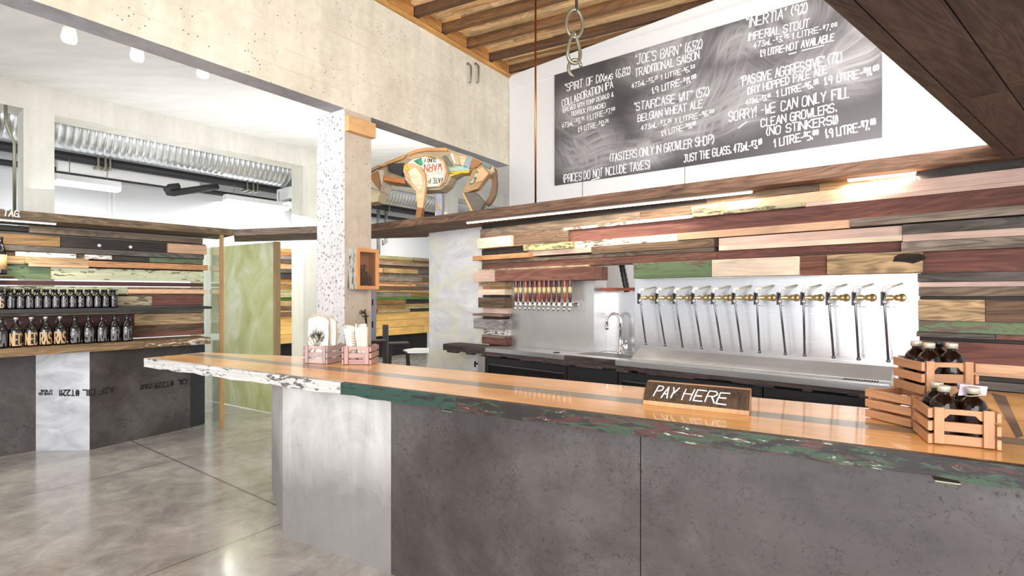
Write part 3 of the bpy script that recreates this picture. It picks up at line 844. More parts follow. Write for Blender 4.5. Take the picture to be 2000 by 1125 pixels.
# LED strips under the canopies
def strip(px0, px1, fr, y, label, power):
    s0 = fr.hit(px0, y); s1 = fr.hit(px1, y)
    o = thing('light_strip', label, 'light', fr, (s0, y, SOF - .018), group=None)
    b = MB(); b.box(s0, s1, y - .012, y + .012, SOF - .012, SOF - .001); part(o, 'housing', b, PVC)
    b = MB(); b.box(s0 + .005, s1 - .005, y - .009, y + .009, SOF - .018, SOF - .012); part(o, 'diffuser', b, EMIT_L)
    c = fr.pt((s0 + s1) / 2, y, SOF - .025)
    l = area('strip_glow', c, c + Vector((0, 0, -1)) + Vector((fr.y.x, fr.y.y, 0)) * .25, abs(s1 - s0), .02, power, (1, .88, .70))
    l.rotation_euler = Matrix.Rotation(fr.ang, 4, 'Z').to_euler()
    l.parent = o; l.matrix_parent_inverse = (Matrix.Translation(o.location) @ Matrix.Rotation(fr.ang, 4, 'Z')).inverted()
strip(912, 1470, FR, .09, 'long glowing light strip under the canopy below the chalkboard', 11)
strip(1655, 1790, FR, .06, 'short glowing light strip under the canopy right of the long one', 6)
strip(-160, 110, FL, .12, 'glowing light strip under the left canopy shelf', 7)
# uplight lying on top of the right canopy
s0, s1 = FX.hit(1560), FX.hit(1990)
o = thing('uplight_strip', 'light strip hidden on top of the canopy washing the white wall', 'light', FX, (s0, -.75, CTOP))
b = MB(); b.box(s0, s1, -.78, -.72, CTOP, CTOP + .025); part(o, 'housing', b, PVC)
b = MB(); b.box(s0 + .01, s1 - .01, -.77, -.73, CTOP + .025, CTOP + .03); part(o, 'diffuser', b, EMIT_W)
c = FX.pt((s0 + s1) / 2, -.72, CTOP + .05)
area('uplight_glow', c, FX.pt((s0 + s1) / 2, 0, 2.75), s1 - s0, .05, 30, (1, .98, .95))

# ------------------------------------------------------------------ CHALKBOARD
o = thing('chalkboard', 'large black chalk menu board hung on the white wall', 'chalkboard', FX, (BS0, -.0, BZ0))
b = MB(); b.box(BS0, BS1, -.02, -.001, BZ0, BZ1); part(o, 'board', b, BOARD)
b = MB()
fn = lambda u, v, h: Vector((u, -.0205 - h * .3, v))
LINES = [
    ('"SPIRIT OF DIXmas (6.8%)', 1104, 179, 1231, 145, 15), ('COLLABORATION IPA', 1098, 209, 1198, 171, 14), ('(BREWED WITH TONY DEWALD &', 1099, 220, 1198, 188, 8.5),
    ('DERRICK FRANCHE)', 1116, 227, 1183, 209, 8.5), ('473mL-{$}3.{75} 1 LITRE-{$}7.{00}', 1098, 251, 1201, 219, 10), ('1.9 LITRE-{$}12.{25}', 1129, 258, 1188, 243, 10),
    ('"JOE\'S BARN" (6.5%)', 1241, 126, 1371, 95, 18), ('TRADITIONAL SAISON', 1241, 150, 1366, 115, 15), ('473mL-{$}3.{25} 1 LITRE-{$}6.{30}', 1234, 173, 1356, 137, 10), ('1.9 LITRE-{$}11.{00}', 1274, 183, 1359, 158, 12),
    ('"STAIRCASE WIT" (5%)', 1239, 217, 1384, 186, 16), ('BELGIAN WHEAT ALE', 1246, 238, 1371, 209, 14), ('473mL-{$}3.{25} 1 LITRE-{$}6.{30}', 1252, 255, 1394, 224, 10), ('1.9 LITRE-{$}11.{00}', 1292, 266, 1359, 248, 11),
    ('(TASTERS ONLY IN GROWLER SHOP)', 1192, 316, 1394, 280, 16), ('(PRICES DO NOT INCLUDE TAXES)', 1101, 357, 1269, 329, 16),
    ('JUST THE GLASS. 473mL-{$}3.{00}', 1336, 317, 1488, 288, 15), ('1 LITRE-{$}5.{00}', 1512, 287, 1598, 269, 15), ('1.9 LITRE-{$}7.{00}', 1613, 270, 1710, 250, 17),
    ('"INERTIA" (9%)', 1458, 55, 1576, 24, 19), ('IMPERIAL STOUT', 1462, 80, 1580, 53, 15), ('473mL-{$}3.{75} 1 LITRE-{$}7.{00}', 1472, 94, 1633, 56, 11), ('1.9 LITRE-NOT AVAILABLE', 1484, 111, 1629, 79, 13),
    ('"PASSIVE AGGRESSIVE" (7%)', 1447, 168, 1643, 120, 18), ('DRY HOPPED PALE ALE', 1461, 185, 1615, 143, 14), ('473mL-{$}3.{25}', 1457, 205, 1505, 193.5, 10), ('1 LITRE-{$}6.{30}', 1517, 190, 1598, 169, 13), ('1.9 LITRE-{$}11.{00}', 1611, 166, 1716, 143, 15),
    ('SORRY! -WE CAN ONLY FILL', 1423, 238, 1659, 189, 19), ('CLEAN GROWLERS.', 1487, 249, 1633, 218, 16), ('(NO STINKERS!!)', 1498, 265, 1637, 241, 16)]
for tx, x0, y0, x1, y1, cp in LINES:
    u0, v0 = board_u(x0, y0); u1, v1 = board_u(x1, y1); Yd = FX.pt((u0 + u1) / 2).y
    lettering(b, tx, fn, u0, v0, u1, v1, cp * Yd / F, 0.0092 if cp > 11 else .007, jit=.045, slant=.03)
for x0, y0, x1, y1 in ((1156, 351, 1172, 347), (1541, 106, 1555, 102), (1567, 99, 1611, 88), (1443, 250, 1459, 237)):
    u0, v0 = board_u(x0, y0); u1, v1 = board_u(x1, y1); lettering(b, '_', fn, u0, v0, u1, v1, .1, .011)
part(o, 'chalk_writing', b, CHALK, 'white hand-chalked beer menu and prices')
# copper pipe from roof to canopy
p_ = Vector(((1046 - 1000) / F * 4.55, 4.55, CTOP))
o = thing('copper_pipe', 'thin vertical copper pipe in front of the white wall', 'pipe', loc=p_)
b = MB(); zt_ = ZR(p_.x, p_.y) + .10; b.tube([(0, 0, -.002), (0, 0, zt_ - CTOP)], .009, 10); b.build('pipe', COPPER, parent=o)
b = MB(); b.lathe([(.05, zt_ - CTOP - .02), (.05, zt_ - CTOP)], 14); b.build('ceiling_flange', ZINC, parent=o)
# chain hook
hp = Vector((.125 * 4.2, 4.2, 0)); zt_ = ZR(hp.x, hp.y)
zc = lambda py: H + (HZ - py) / F * 4.2
def hk(px, py): return Vector(((px - 1000) / F * 4.2 - hp.x, 0, zc(py)))
o = thing('lifting_hook', 'old steel ring, link and open hook hanging from the roof', 'hook', loc=(hp.x, hp.y, 0))
b = MB(); b.tube([hk(1126, 22), (hk(1126, 22).x, 0, zt_ + .1)], .012, 8); b.build('hanger', IRON, parent=o)
b = MB(); c0 = hk(1122, 46); b.ring(lambda a: c0 + Vector((.068 * math.cos(a), .03 * math.sin(a) * 0 + .012 * math.cos(a), .115 * math.sin(a))), 28, .0145, 8); b.build('ring', ZINC, parent=o)
b = MB(); c1 = hk(1121, 94)
b.ring(lambda a: c1 + Vector(((.038 - .018 * math.sin(a)) * math.cos(a) * 1.3, .02 * math.cos(a), .125 * math.sin(a))), 28, .0155, 8); b.build('link', ZINC, parent=o)
b = MB(); c2 = hk(1123, 132)
b.tube([c2 + Vector((.052 * math.cos(a), .01, .068 * math.sin(a))) for a in [math.radians(x) for x in range(10, 275, 15)]], [.0145] * 16 + [.010, .006], 8); b.build('hook', ZINC, parent=o)

# ------------------------------------------------------------------ fixtures on beam and column
for px, n_ in ((912, 'left'), (927, 'right')):
    s_, zt_ = FB.sz(px, 126); zb = zt_ - .22
    o = thing('steel_eye', 'bent steel bar cast into the concrete beam, the %s one' % n_, 'bar', FB, (s_, 0, zb))
    b = MB(); b.tube([(s_, .02, zt_), (s_, -.02, zt_ + .01), (s_ + .012, -.05, zt_ - .03), (s_ + .012, -.05, zb + .02), (s_ + .006, -.03, zb)], .011, 8); part(o, 'bar', b, ZINC)
s0 = FB.hit(668, -.06); s1 = FB.hit(729, -.06)
b = MB(); z1 = FB.Z(668, 225); b.box(.0, .30, -.06, -.001, z1 - .135, z1, 0, 'd6a873')
tag(b.build('timber_packer', WOODF, M=FB.mat(), base=(0, 0, z1 - .135), bevel=.002), 'orange timber packer fixed under the beam on the column', 'block')
# display box
o = thing('display_box', 'small glazed timber box of dried hops on the concrete column', 'box', FB, (.03, -.06, 1.60))
b = MB(); x0, x1, z0, z1 = .03, .272, 1.60, 1.965; d0, d1 = -.12, -.001
b.box(x0, x0 + .018, d0, d1, z0, z1, 0, 'a9a9a0', 2); part(o, 'painted_side', b, PAINT, 'weathered side with flaking grey and green paint')
b = MB(); b.box(x1 - .018, x1, d0, d1, z0, z1, 0, 'b07a45'); b.box(x0 + .018, x1 - .018, d0, d1, z0, z0 + .018, 0, 'b07a45'); b.box(x0 + .018, x1 - .018, d0, d1, z1 - .018, z1, 0, 'b07a45'); b.box(x0 + .018, x1 - .018, -.012, d1, z0 + .018, z1 - .018, 0, 'a8764a'); part(o, 'case', b, WOODF)
b = MB()
for q_ in ((x0, x0 + .032, z0, z1), (x1 - .032, x1, z0, z1), (x0 + .032, x1 - .032, z0, z0 + .032), (x0 + .032, x1 - .032, z1 - .032, z1)):
    b.box(q_[0], q_[1], d0 - .018, d0, q_[2], q_[3], 0, 'cd9058')
part(o, 'front_frame', b, WOODF, 'orange timber front frame', bevel=.001)
b = MB(); b.box(x0 + .03, x1 - .03, d0 - .006, d0 - .003, z0 + .03, z1 - .03); part(o, 'glass_pane', b, GLASS)
b = MB(); rr = random.Random(3)
for k in range(46):
    q_ = (rr.uniform(x0 + .04, x1 - .04), rr.uniform(-.09, -.03), z0 + .02 + rr.uniform(0, .15) * (1 - abs(rr.uniform(-1, 1)) * .3))
    b.lathe([(.002, -.02), (.012, -.008), (.014, .004), (.003, .02)], 6, q_, M=None)
for k in range(9):
    q_ = Vector((rr.uniform(x0 + .05, x1 - .1), -.06, z0 + .15)); b.tube([q_, q_ + Vector((rr.uniform(-.02, .04), rr.uniform(-.02, .02), .08))], .003, 5)
tag(b.build('dried_hops', HOPS, M=FB.mat(), base=(.15, -.06, z0 + .018)), 'heap of dried brown hops behind the glass of the column box', 'hops', kind='stuff')
# spigot on column
s_, z_ = FB.sz(705, 610)
o = thing('water_tap', 'dark old spigot with a cross handle on the concrete column', 'tap', FB, (s_, 0, z_))
b = MB(); b.tube([(s_, .01, z_), (s_, -.05, z_), (s_, -.07, z_ - .02), (s_, -.075, z_ - .11)], .009, 8); part(o, 'spout', b, IRON)
b = MB(); b.tube([(s_ - .035, -.06, z_ - .035), (s_ + .035, -.06, z_ - .035)], .006, 6); b.tube([(s_, -.06, z_ - .07), (s_, -.06, z_ + .03)], .006, 6); part(o, 'cross_handle', b, IRON)
b = MB(); b.lathe([(.022, -.01), (.022, .01)], 12, (0, 0, 0), M=Matrix.Translation((s_, -.01, z_)) @ Matrix.Rotation(math.pi / 2, 4, 'X')); part(o, 'flange', b, ZINC)
# galvanised plate beside the column
b = MB(); b.box(.30, .385, .04, .09, 1.12, 1.62); b.box(.335, .345, .035, .04, 1.24, 1.30, 1); b.box(.335, .345, .035, .04, 1.45, 1.51, 1)
tag(b.build('slotted_plate', [plain('bluish_galvanised', '9a9cab', .4, .6), VOID], M=FB.mat(), base=(.34, .06, 1.12)), 'slotted galvanised steel plate on the far edge of the column', 'plate')

# ------------------------------------------------------------------ LEFT BENCH
o = thing('display_bench', 'growler display bench with timber shelf on dark and pale steel panels', 'bench', FL, (0, .2, 0))
b = MB(); b.box(-1.6, FL.hit(279), 0, .46, .995, 1.065, 0, '8a6f50'); s_ = FL.hit(279); b.box(-1.6, s_, .02, .455, 1.0655, 1.066, 0, '8a6f50'); part(o, 'timber_shelf', b, WOODR, bevel=.004)
b = MB(); b.box(s_, 1.69, 0, .46, .995, 1.066, 0, 'c9c3bb'); part(o, 'painted_shelf_end', b, PAINTB, 'shelf end with flaking white paint', bevel=.004)
pa = FL.hit(0, .49) ; c0 = (-1.6, .46); 
def lpt(px, py):
    p = at_z(px, py, 0); r_ = Vector((p.x, p.y)) - FL.o; return (r_.dot(FL.d), r_.dot(FL.y))
A0 = lpt(70, 880); A1 = lpt(175, 879); A2 = lpt(371.5, 835.4); A3 = (1.77, .46)
def panel(b, p, q, th=.02, z0=0, z1=.995):
    d = Vector((q[0] - p[0], q[1] - p[1])).normalized(); n = Vector((-d.y, d.x)) * th
    b.prism([p, q, (q[0] + n.x, q[1] + n.y), (p[0] + n.x, p[1] + n.y)], z0, z1)
for (p, q, m, nm, lb) in (((-1.6, A0[1] + .0), A0, DARKST, 'steel_panel', None), (A0, A1, SHINY, 'steel_panel', 'bright pale steel panel'), (A1, A2, DARKST, 'steel_panel', None), (A2, A3, DARKM, 'steel_panel', None)):
    b = MB(); panel(b, p, q); part(o, nm, b, m, lb)
# mill marking, upside down
def on_panel(p, q):
    d = Vector((q[0] - p[0], q[1] - p[1])); L = d.length; d.normalize(); n = Vector((d.y, -d.x))
    return (lambda u, v, h: Vector((p[0] + d.x * u + n.x * (.0015 + h * .2), p[1] + d.y * u + n.y * (.0015 + h * .2), v))), L
def stamp(b, fn, L, u_, z_, txt, cap, wid, bold=.012):
    lettering(b, txt, lambda u, v, h: fn(u, v, h), u_, z_, u_ - wid, z_, cap, bold, jit=.0, slant=0)
f0, L0 = on_panel(A0, A1); f1, L1 = on_panel(A1, A2)
for fn_, L_p, u_, z_, tx_, cp_, wd_, bo_ in ((f1, L1, .21, .60, 'AJF', .055, .13, .012), (f1, L1, .045, .60, 'C', .055, .035, .012), (f0, L0, L0 - .005, .60, 'IL', .055, .06, .012), (f0, L0, L0 - .10, .60, '#T2211', .055, .19, .012),
        (f0, L0, .16, .575, '1/4X48 A36', .022, .13, .006), (f0, L0, .16, .605, 'HT 907416', .022, .11, .006), (f1, L1, .93, .575, 'OIL', .055, .10, .012), (f1, L1, .79, .575, '#T2211', .055, .19, .012),
        (f1, L1, .57, .55, '1/4X48 A36', .022, .12, .006), (f1, L1, .57, .58, 'HT 907416', .022, .11, .006)):
    b = MB(); stamp(b, fn_, L_p, u_, z_, tx_, cp_, wd_, bo_); part(o, 'mill_marking', b, INKK, 'black mill stencil printed upside down')
# TAG on the left canopy edge
b = MB(); u0, v0 = FL.sz(6, 421, -.001); u1, v1 = FL.sz(38, 424, -.001)
lettering(b, 'TAG.', lambda u, v, h: Vector((u, -.002, v)), u0, v0, u1, v1, .055, .008)
can = [x for x in bpy.data.objects if x.name.startswith('timber_canopy') and 'TAG' in x.get('label', '')][0]
tg = b.build('chalk_word', CHALK); tg.data.transform(FL.mat()); tg.data.transform(Matrix.Translation(-can.location)); tg.parent = can
# upper steel ledge
b = MB(); se = FL.hit(428, .33); b.box(-1.4, se - .12, .20, .46, 1.408, 1.416); b.box(-1.4, se - .12, .20, .204, 1.385, 1.408)
tag(b.build('steel_ledge', DARKM, M=FL.mat(), base=(0, .46, 1.40)), 'thin dark steel ledge carrying the small bottles', 'shelf')
# clear end sheet with wooden edge strip
o = thing('end_screen', 'clear plastic end screen with a timber edge strip by the passage', 'screen', FL, (1.81, .2, 0))
b = MB(); b.box(1.805, 1.811, .035, .62, 0, SOF - .002); part(o, 'clear_sheet', b, POLY)
b = MB(); b.box(1.79, 1.825, 0, .035, 0, SOF - .002, 0, 'ab8455'); part(o, 'edge_strip', b, WOODF)


# bottles ------------------------------------------------------------------
def growler_mesh(loop=True):
    b = MB(); b.lathe([(.04, 0), (.0485, .006), (.0505, .02), (.0505, .145), (.048, .162), (.038, .184), (.024, .205), (.0165, .222), (.0148, .255), (.0145, .258)], 22)
    return b
def cap_mesh(r=.0165, z=.255, h=.02):
    b = MB(); b.lathe([(r, z), (r, z + h * .8), (r * .92, z + h)], 18); return b
def loop_mesh():
    b = MB(); b.tube([(.014, 0, .245), (.027, 0, .248), (.034, 0, .232), (.033, 0, .212), (.027, 0, .200)], .005, 8); return b
def wrap_text(txt, r, z0, cap, span, bold):
    b = MB(); fn = lambda u, v, h: Vector((math.sin(u / r) * (r + .001 + h * .1), -math.cos(u / r) * (r + .001 + h * .1), v))
    S, adv = strokes(txt)
    # split long strokes so that they follow the curve
    lettering(b, txt, fn, -span / 2, z0, span / 2, z0, cap, bold, jit=0, slant=0, sub=.008); return b
LET = ['RA', 'NEC', 'NEC', 'RAS', 'RAS', 'SM', 'SM', 'RA', 'BR', 'EC']
PXB = [2, 31, 61, 89, 117, 146, 173, 199, 224, 248]
ORD = ['leftmost', 'second from left', 'third from left', 'fourth from left', 'fifth from left', 'sixth from left', 'seventh from left', 'eighth from left', 'ninth from left', 'tenth from left', 'eleventh from left', 'twelfth from left', 'thirteenth from left', 'fourteenth from left', 'fifteenth from left']
gm = growler_mesh(); gme = None; capme = None
for i, (px, tx) in enumerate(zip(PXB, LET)):
    tan = i in (1, 2, 3, 4); y_ = .15
    s_ = FL.hit(px, y_)
    o = thing('growler_bottle', 'black growler with %s %s lettering on the lower shelf, %s of the row' % ('tan' if tan else 'grey', tx, ORD[i] if i < 9 else 'rightmost'), 'bottle', loc=FL.pt(s_, y_, 1.0665), rot=math.radians(46), group='large growlers on the lower shelf')
    if gme is None:
        gb = gm.build('body', GLASSK, parent=o); gme = gb.data
        ck = cap_mesh().build('cap', CAPK, parent=o).data; lk = loop_mesh().build('loop_handle', GLASSK, parent=o).data
        cw = cap_mesh(); cwm = None
    else:
        for nm, me in (('body', gme), ('loop_handle', lk)):
            c = bpy.data.objects.new(nm, me); COL.objects.link(c); c.parent = o
            if nm == 'loop_handle': c.rotation_euler = (0, 0, random.uniform(-.9, .9) + (math.pi if i in (3, 4) else 0))
        if tan:
            x = cap_mesh().build('cap', CAPW, parent=o)
        else:
            c = bpy.data.objects.new('cap', ck); COL.objects.link(c); c.parent = o
    wrap_text(tx, .0505, .022, .105, .088 if len(tx) == 3 else .064, .0125).build('label_print', INKT if tan else INKG, parent=o)
# small bottles
sm = MB(); sm.lathe([(.026, 0), (.031, .005), (.032, .015), (.032, .118), (.029, .132), (.018, .147), (.013, .153), (.013, .172)], 18)
scap = MB(); scap.lathe([(.015, .165), (.015, .187), (.014, .19)], 14)
SL = ['S', 'CT', 'EC', 'ORI', 'EC', 'BR', 'EC', 'BR', 'SM', 'SS', 'RA', 'LR', 'AS', 'E']
PXS = [3, 22, 40, 57.5, 75, 92, 109, 126, 142, 158, 174, 190, 206, 222]
sme = None
for i, (px, tx) in enumerate(zip(PXS, SL)):
    y_ = .255; s_ = FL.hit(px, y_); tan = i == 0
    o = thing('small_bottle', 'small black bottle with %s print %s, %s in the upper front row' % ('tan' if tan else 'grey', tx, ORD[i] if i < 13 else 'rightmost'), 'bottle', loc=FL.pt(s_, y_, 1.4165), rot=math.radians(46), group='small bottles on the upper ledge')
    if sme is None:
        sme = sm.build('body', GLASSK, parent=o).data; sce = scap.build('cap', CAPK, parent=o).data
    else:
        for nm, me in (('body', sme), ('cap', sce)):
            c = bpy.data.objects.new(nm, me); COL.objects.link(c); c.parent = o
    wrap_text(tx, .032, .018, .075, .046 if len(tx) > 1 else .024, .008).build('label_print', INKT if tan else INKG, parent=o)
for i in range(13):
    y_ = .37; px = PXS[i] * .5 + PXS[i + 1] * .5 + 3.0; s_ = FL.hit(px, y_)
    o = thing('small_bottle', 'plain small bottle in the upper back row, %s' % ORD[i], 'bottle', loc=FL.pt(s_, y_, 1.4165), rot=0, group='back row bottles on the upper ledge')
    for nm, me in (('body', sme), ('cap', sce)):
        c = bpy.data.objects.new(nm, me); COL.objects.link(c); c.parent = o
# tall bottle at the frame edge on a small block
s_ = FL.hit(2, .34)
b = MB(); b.box(-1.4, s_ + .08, .25, .46, 1.72, 1.738, 0, '5b4a38'); tag(b.build('wall_ledge', WOOD, M=FL.mat(), base=(s_, .46, 1.72)), 'short timber ledge under the tall tan-labelled bottle at far left', 'shelf')
o = thing('tall_bottle', 'tall black bottle with tan label on the short upper ledge', 'bottle', loc=FL.pt(s_, .36, 1.7385), rot=math.radians(36))
b = MB(); b.lathe([(.035, 0), (.041, .006), (.042, .02), (.042, .20), (.036, .235), (.018, .28), (.015, .33), (.016, .345)], 18); b.build('body', GLASSK, parent=o)
b = MB(); b.lathe([(.0428, .05), (.0428, .19)], 18); b.build('label', INKT, parent=o)
b = MB(); b.lathe([(.017, .33), (.017, .355), (.015, .36)], 12); b.build('cap', CAPK, parent=o)

# ------------------------------------------------------------------ PASSAGE: green panel
g0 = at_z(437, 789, 0); g1 = at_z(541, 810, 0)
FG = Frame(g0.x, g0.y, g1.x - g0.x, g1.y - g0.y); Lg = (g1 - g0).length
o = thing('sheet_screen', 'tall green-gold metal sheet screen closing the passage', 'screen', FG, (Lg / 2, 0, 0))
b = MB(); b.box(-.9, Lg - .05, 0, .012, .01, SOF - .005); part(o, 'sheet', b, GREENS)
b = MB(); b.box(Lg - .05, Lg, -.02, .05, 0, SOF - .004, 0, '9c8159', 2); part(o, 'edge_post', b, WOODF, 'timber post on the edge of the sheet')

# aluminium panel left of the board wall
b = MB(); s0 = FW.hit(838, .065); b.box(s0, FW.hit(946, .065), .065, .10, 0, SOF - .003)
tag(b.build('metal_panel', ALU, M=FW.mat(), base=(s0, .07, 0)), 'swirled bright aluminium panel at the end of the board wall', 'panel')

# ------------------------------------------------------------------ TAP WALL
YB = .05                                      # face of the steel behind the boards
def sbox(name, label, cat, px0, px1, y0, y1, z0, z1, m, yref=None):
    s0 = FW.hit(px0, y0 if yref is None else yref); s1 = FW.hit(px1, y0 if yref is None else yref)
    b = MB(); b.box(s0, s1, y0, y1, z0, z1)
    return tag(b.build(name, m, M=FW.mat(), base=(s0, y0, z0)), label, cat)
o = sbox('tap_tower', 'brushed steel panel behind the row of wooden tap handles', 'panel', 995, 1160, YB, .249, CT + .004, 1.672, STEELM)
sbox('sink_splashback', 'steel splashback behind the sink tap', 'panel', 1130, 1262, .25, .27, CT + .004, H + (HZ - 571) / F * 4.2, STEEL, .25)
b = MB(); s0 = FW.hit(1174, .12); s1 = FW.hit(1240, .12); zz_ = 1.585; b.box(s0, s1, .10, .25, zz_, zz_ + .025, 0, '8b4a36')
tag(b.build('splash_trim', WOOD, M=FW.mat(), base=(s0, .2, zz_)), 'narrow red-brown shelf strip above the sink', 'trim')
b = MB(); pts = []
for k in range(15):
    px, py = 1212 + 13 * k / 14, 505 + 65 * k / 14; s_ = FW.hit(px, .3); pts.append((s_, .3, FW.Z(px, py, .3)))
b.tube(pts, [.028 if k % 2 else .024 for k in range(15)], 10)
pts2 = [(pts[-1][0] + .01, .3, 0.9)]
tag(b.build('flexible_hose', PLASTK, M=FW.mat(), base=pts[-1]), 'thick black corrugated hose seen in the opening above the sink', 'hose')
o = sbox('filler_splashback', 'wide brushed steel splashback behind the twelve growler fillers', 'panel', 1240, 1796, YB, .08, CT + .004, 1.675, STEEL)

# tap handles: tap column on the tower
PXT = [1008, 1017, 1027, 1035.5, 1045, 1054, 1063, 1072, 1082, 1092, 1103, 1113.5]
HC = ['5e2318', '4a1f17', '8d3f1e', '5a241b', '6a2519', '9a4520', '6b2419', '6d241c', '51231f', '55221f', '94451f', '5e2920']
TN = ['leftmost', 'second from left', 'third from left', 'fourth from left', 'fifth from left', 'sixth from left', 'sixth from right', 'fifth from right', 'fourth from right', 'third from right', 'second from right', 'rightmost']
first = None
M90 = Matrix.Rotation(math.pi / 2, 4, 'X')
for i, px in enumerate(PXT):
    yf = -.045; s_ = FW.hit(px, yf)
    zb_ = 1.485
    if first is None:
        o = thing('beer_tap', '', 'tap', FW, (s_, YB, zb_ - .04), group='beer taps on the steel panel')
        b = MB(); b.lathe([(.012, -.012), (.012, .012), (.016, .02), (.0145, .07), (.0175, .12), (.0215, .185), (.0215, .195), (.019, .198)], 12, (0, 0, .0), M=Matrix.Translation((s_, yf, zb_ + .012)))
        hd = part(o, 'handle', b, RUSTY)
        b = MB(); b.lathe([(.0160, .072), (.0182, .122)], 12, M=Matrix.Translation((s_, yf, zb_ + .012))); part(o, 'label_band', b, LABEL, parent=hd)
        b = MB(); b.lathe([(.020, -.0), (.020, .01), (.011, .014), (.011, .10)], 12, M=Matrix.Translation((s_, YB, zb_ - .02)) @ M90)
        b.lathe([(.013, -.03), (.015, -.02), (.015, 0.01), (.009, .022)], 10, M=Matrix.Translation((s_, yf, zb_ - .01)))
        part(o, 'faucet', b, CHROME)
        b = MB(); b.tube([(s_, yf, zb_ - .03), (s_, yf - .012, zb_ - .05), (s_, yf - .014, zb_ - .075)], .008, 8); part(o, 'spout', b, CHROME)
        first = o
    else:
        o = copy_tree(first); o.location = FW.pt(s_, YB, zb_ - .04)
    h = [c for c in o.children if c.name.startswith('handle')][0]
    if i:
        h.data = h.data.copy()
        h.data.materials[0] = plain('handle_wood', HC[i], .4, Coat_Weight=.4)
    else: h.data.materials[0] = plain('handle_wood', HC[0], .4, Coat_Weight=.4)
    o['label'] = 'chrome beer tap with %s wooden handle, %s of the twelve' % ('orange-brown' if HC[i][0] in '89' else 'dark red-brown', TN[i])

# growler fillers
PXF = [1250, 1284.5, 1319, 1355, 1394, 1434.5, 1478, 1523, 1569.5, 1619, 1670, 1727]
PXE = [1261.4, 1299, 1333, 1370, 1409, 1448, 1483.5, 1534, 1571.5, 1628, 1677, 1735]
for i, px in enumerate(PXF):
    yf = -.07
    s_ = FW.hit(px, yf); zt_ = FW.Z(px, 566 if i < 9 else 562, yf)
    fl_px = px + 30 + i * .5; sf = FW.hit(fl_px, YB); zf = FW.Z(px, 581.5, yf)
    o = thing('growler_filler', 'brass and steel growler filler on the steel splashback, %s' % ('%s of twelve' % TN[i]), 'filler', FW, (sf, YB, zf), group='growler fillers on the splashback')
    b = MB(); v0 = Vector((sf, YB - .012, zf)); v1 = Vector((s_, yf, zf)); d_ = v1 - v0
    b.tube([v0, v0 + d_ * .04, v0 + d_ * .05, v0 + d_ * .18, v0 + d_ * .2, v0 + d_ * .3, v0 + d_ * .32, v0 + d_ * .55, v0 + d_ * .57, v0 + d_ * .68, v0 + d_ * .70, v1], [.024, .024, .014, .014, .018, .018, .011, .011, .016, .016, .011, .011], 10); part(o, 'shank', b, BRASS)
    b = MB(); b.box(s_ - .016, s_ - .006, yf - .012, yf + .02, zf - .045, zf + .035); part(o, 'lever_plate', b, DARKM)
    b = MB(); xe = FW.hit(PXE[i], yf); ze = 1.175
    b.tube([(s_, yf, zf + .045), (s_, yf, zf - .02), (s_ + (xe - s_) * .15, yf, zf - .06), (xe, yf, ze + .012)], .0065, 8); b.lathe([(.006, 0), (.011, .004), (.011, .014), (.006, .018)], 8, (xe, yf, ze)); part(o, 'fill_rod', b, plain('dull_steel_tube', '77787c', .3, .9) if i == 0 else bpy.data.materials['dull_steel_tube'])
    b = MB(); b.lathe([(.007, -.014), (.014, -.008), (.014, .008), (.007, .014)], 10, (s_ + .001, yf, zf - .024)); b.tube([(s_, yf, zf - .05), (s_ + .05, yf, zf - .052)], .003, 6); part(o, 'valve', b, STEEL)
    b = MB(); b.tube([(s_, yf, zf + .03), (s_, yf, zf + .055), (s_ + .012, yf, zf + .062), (s_ + .03, yf, zf + .06)], .0105, 8); part(o, 'hose_elbow', b, PVC)
    b = MB(); b.tube([(s_ + .03, yf, zf + .06), (s_ + (sf - s_) * .5, yf * .5, zf + .064), (sf, YB - .008, zf + .08)], .006, 8); part(o, 'hose', b, plain('clear_yellowish_hose', 'c9c0a0', .3) if i == 0 else bpy.data.materials['clear_yellowish_hose'])

# drip tray
s0 = FW.hit(1249, .03); s1 = FW.hit(1745, .03)
o = thing('drip_tray', 'long sloped steel drip tray below the growler fillers', 'tray', FW, (s0, -.05, CT + .004))
b = MB(); b.hexa([(s0, -.10, CT + .004), (s1, -.10, CT + .004), (s1, .045, CT + .004), (s0, .045, CT + .004), (s0, -.10, CT + .010), (s1, -.10, CT + .010), (s1, .045, 1.145), (s0, .045, 1.145)]); part(o, 'sloped_back', b, steel('shaded_tray_steel', 'c0c1c3', .3, metal=.5))
b = MB(); b.box(s0, s1, .036, .048, 1.14, 1.155); part(o, 'rolled_lip', b, STEEL)
b = MB(); b.box(s0, s1, -.215, -.10, CT + .004, CT + .007); part(o, 'tray_floor', b, STEEL)
sl = MB()
sg = FW.hit(1648, -.15)
for k in range(14): sl.box(sg + k * .012, sg + k * .012 + .005, -.18, -.12, CT + .0071, CT + .009, 0)
part(o, 'drain_grate', sl, VOID)

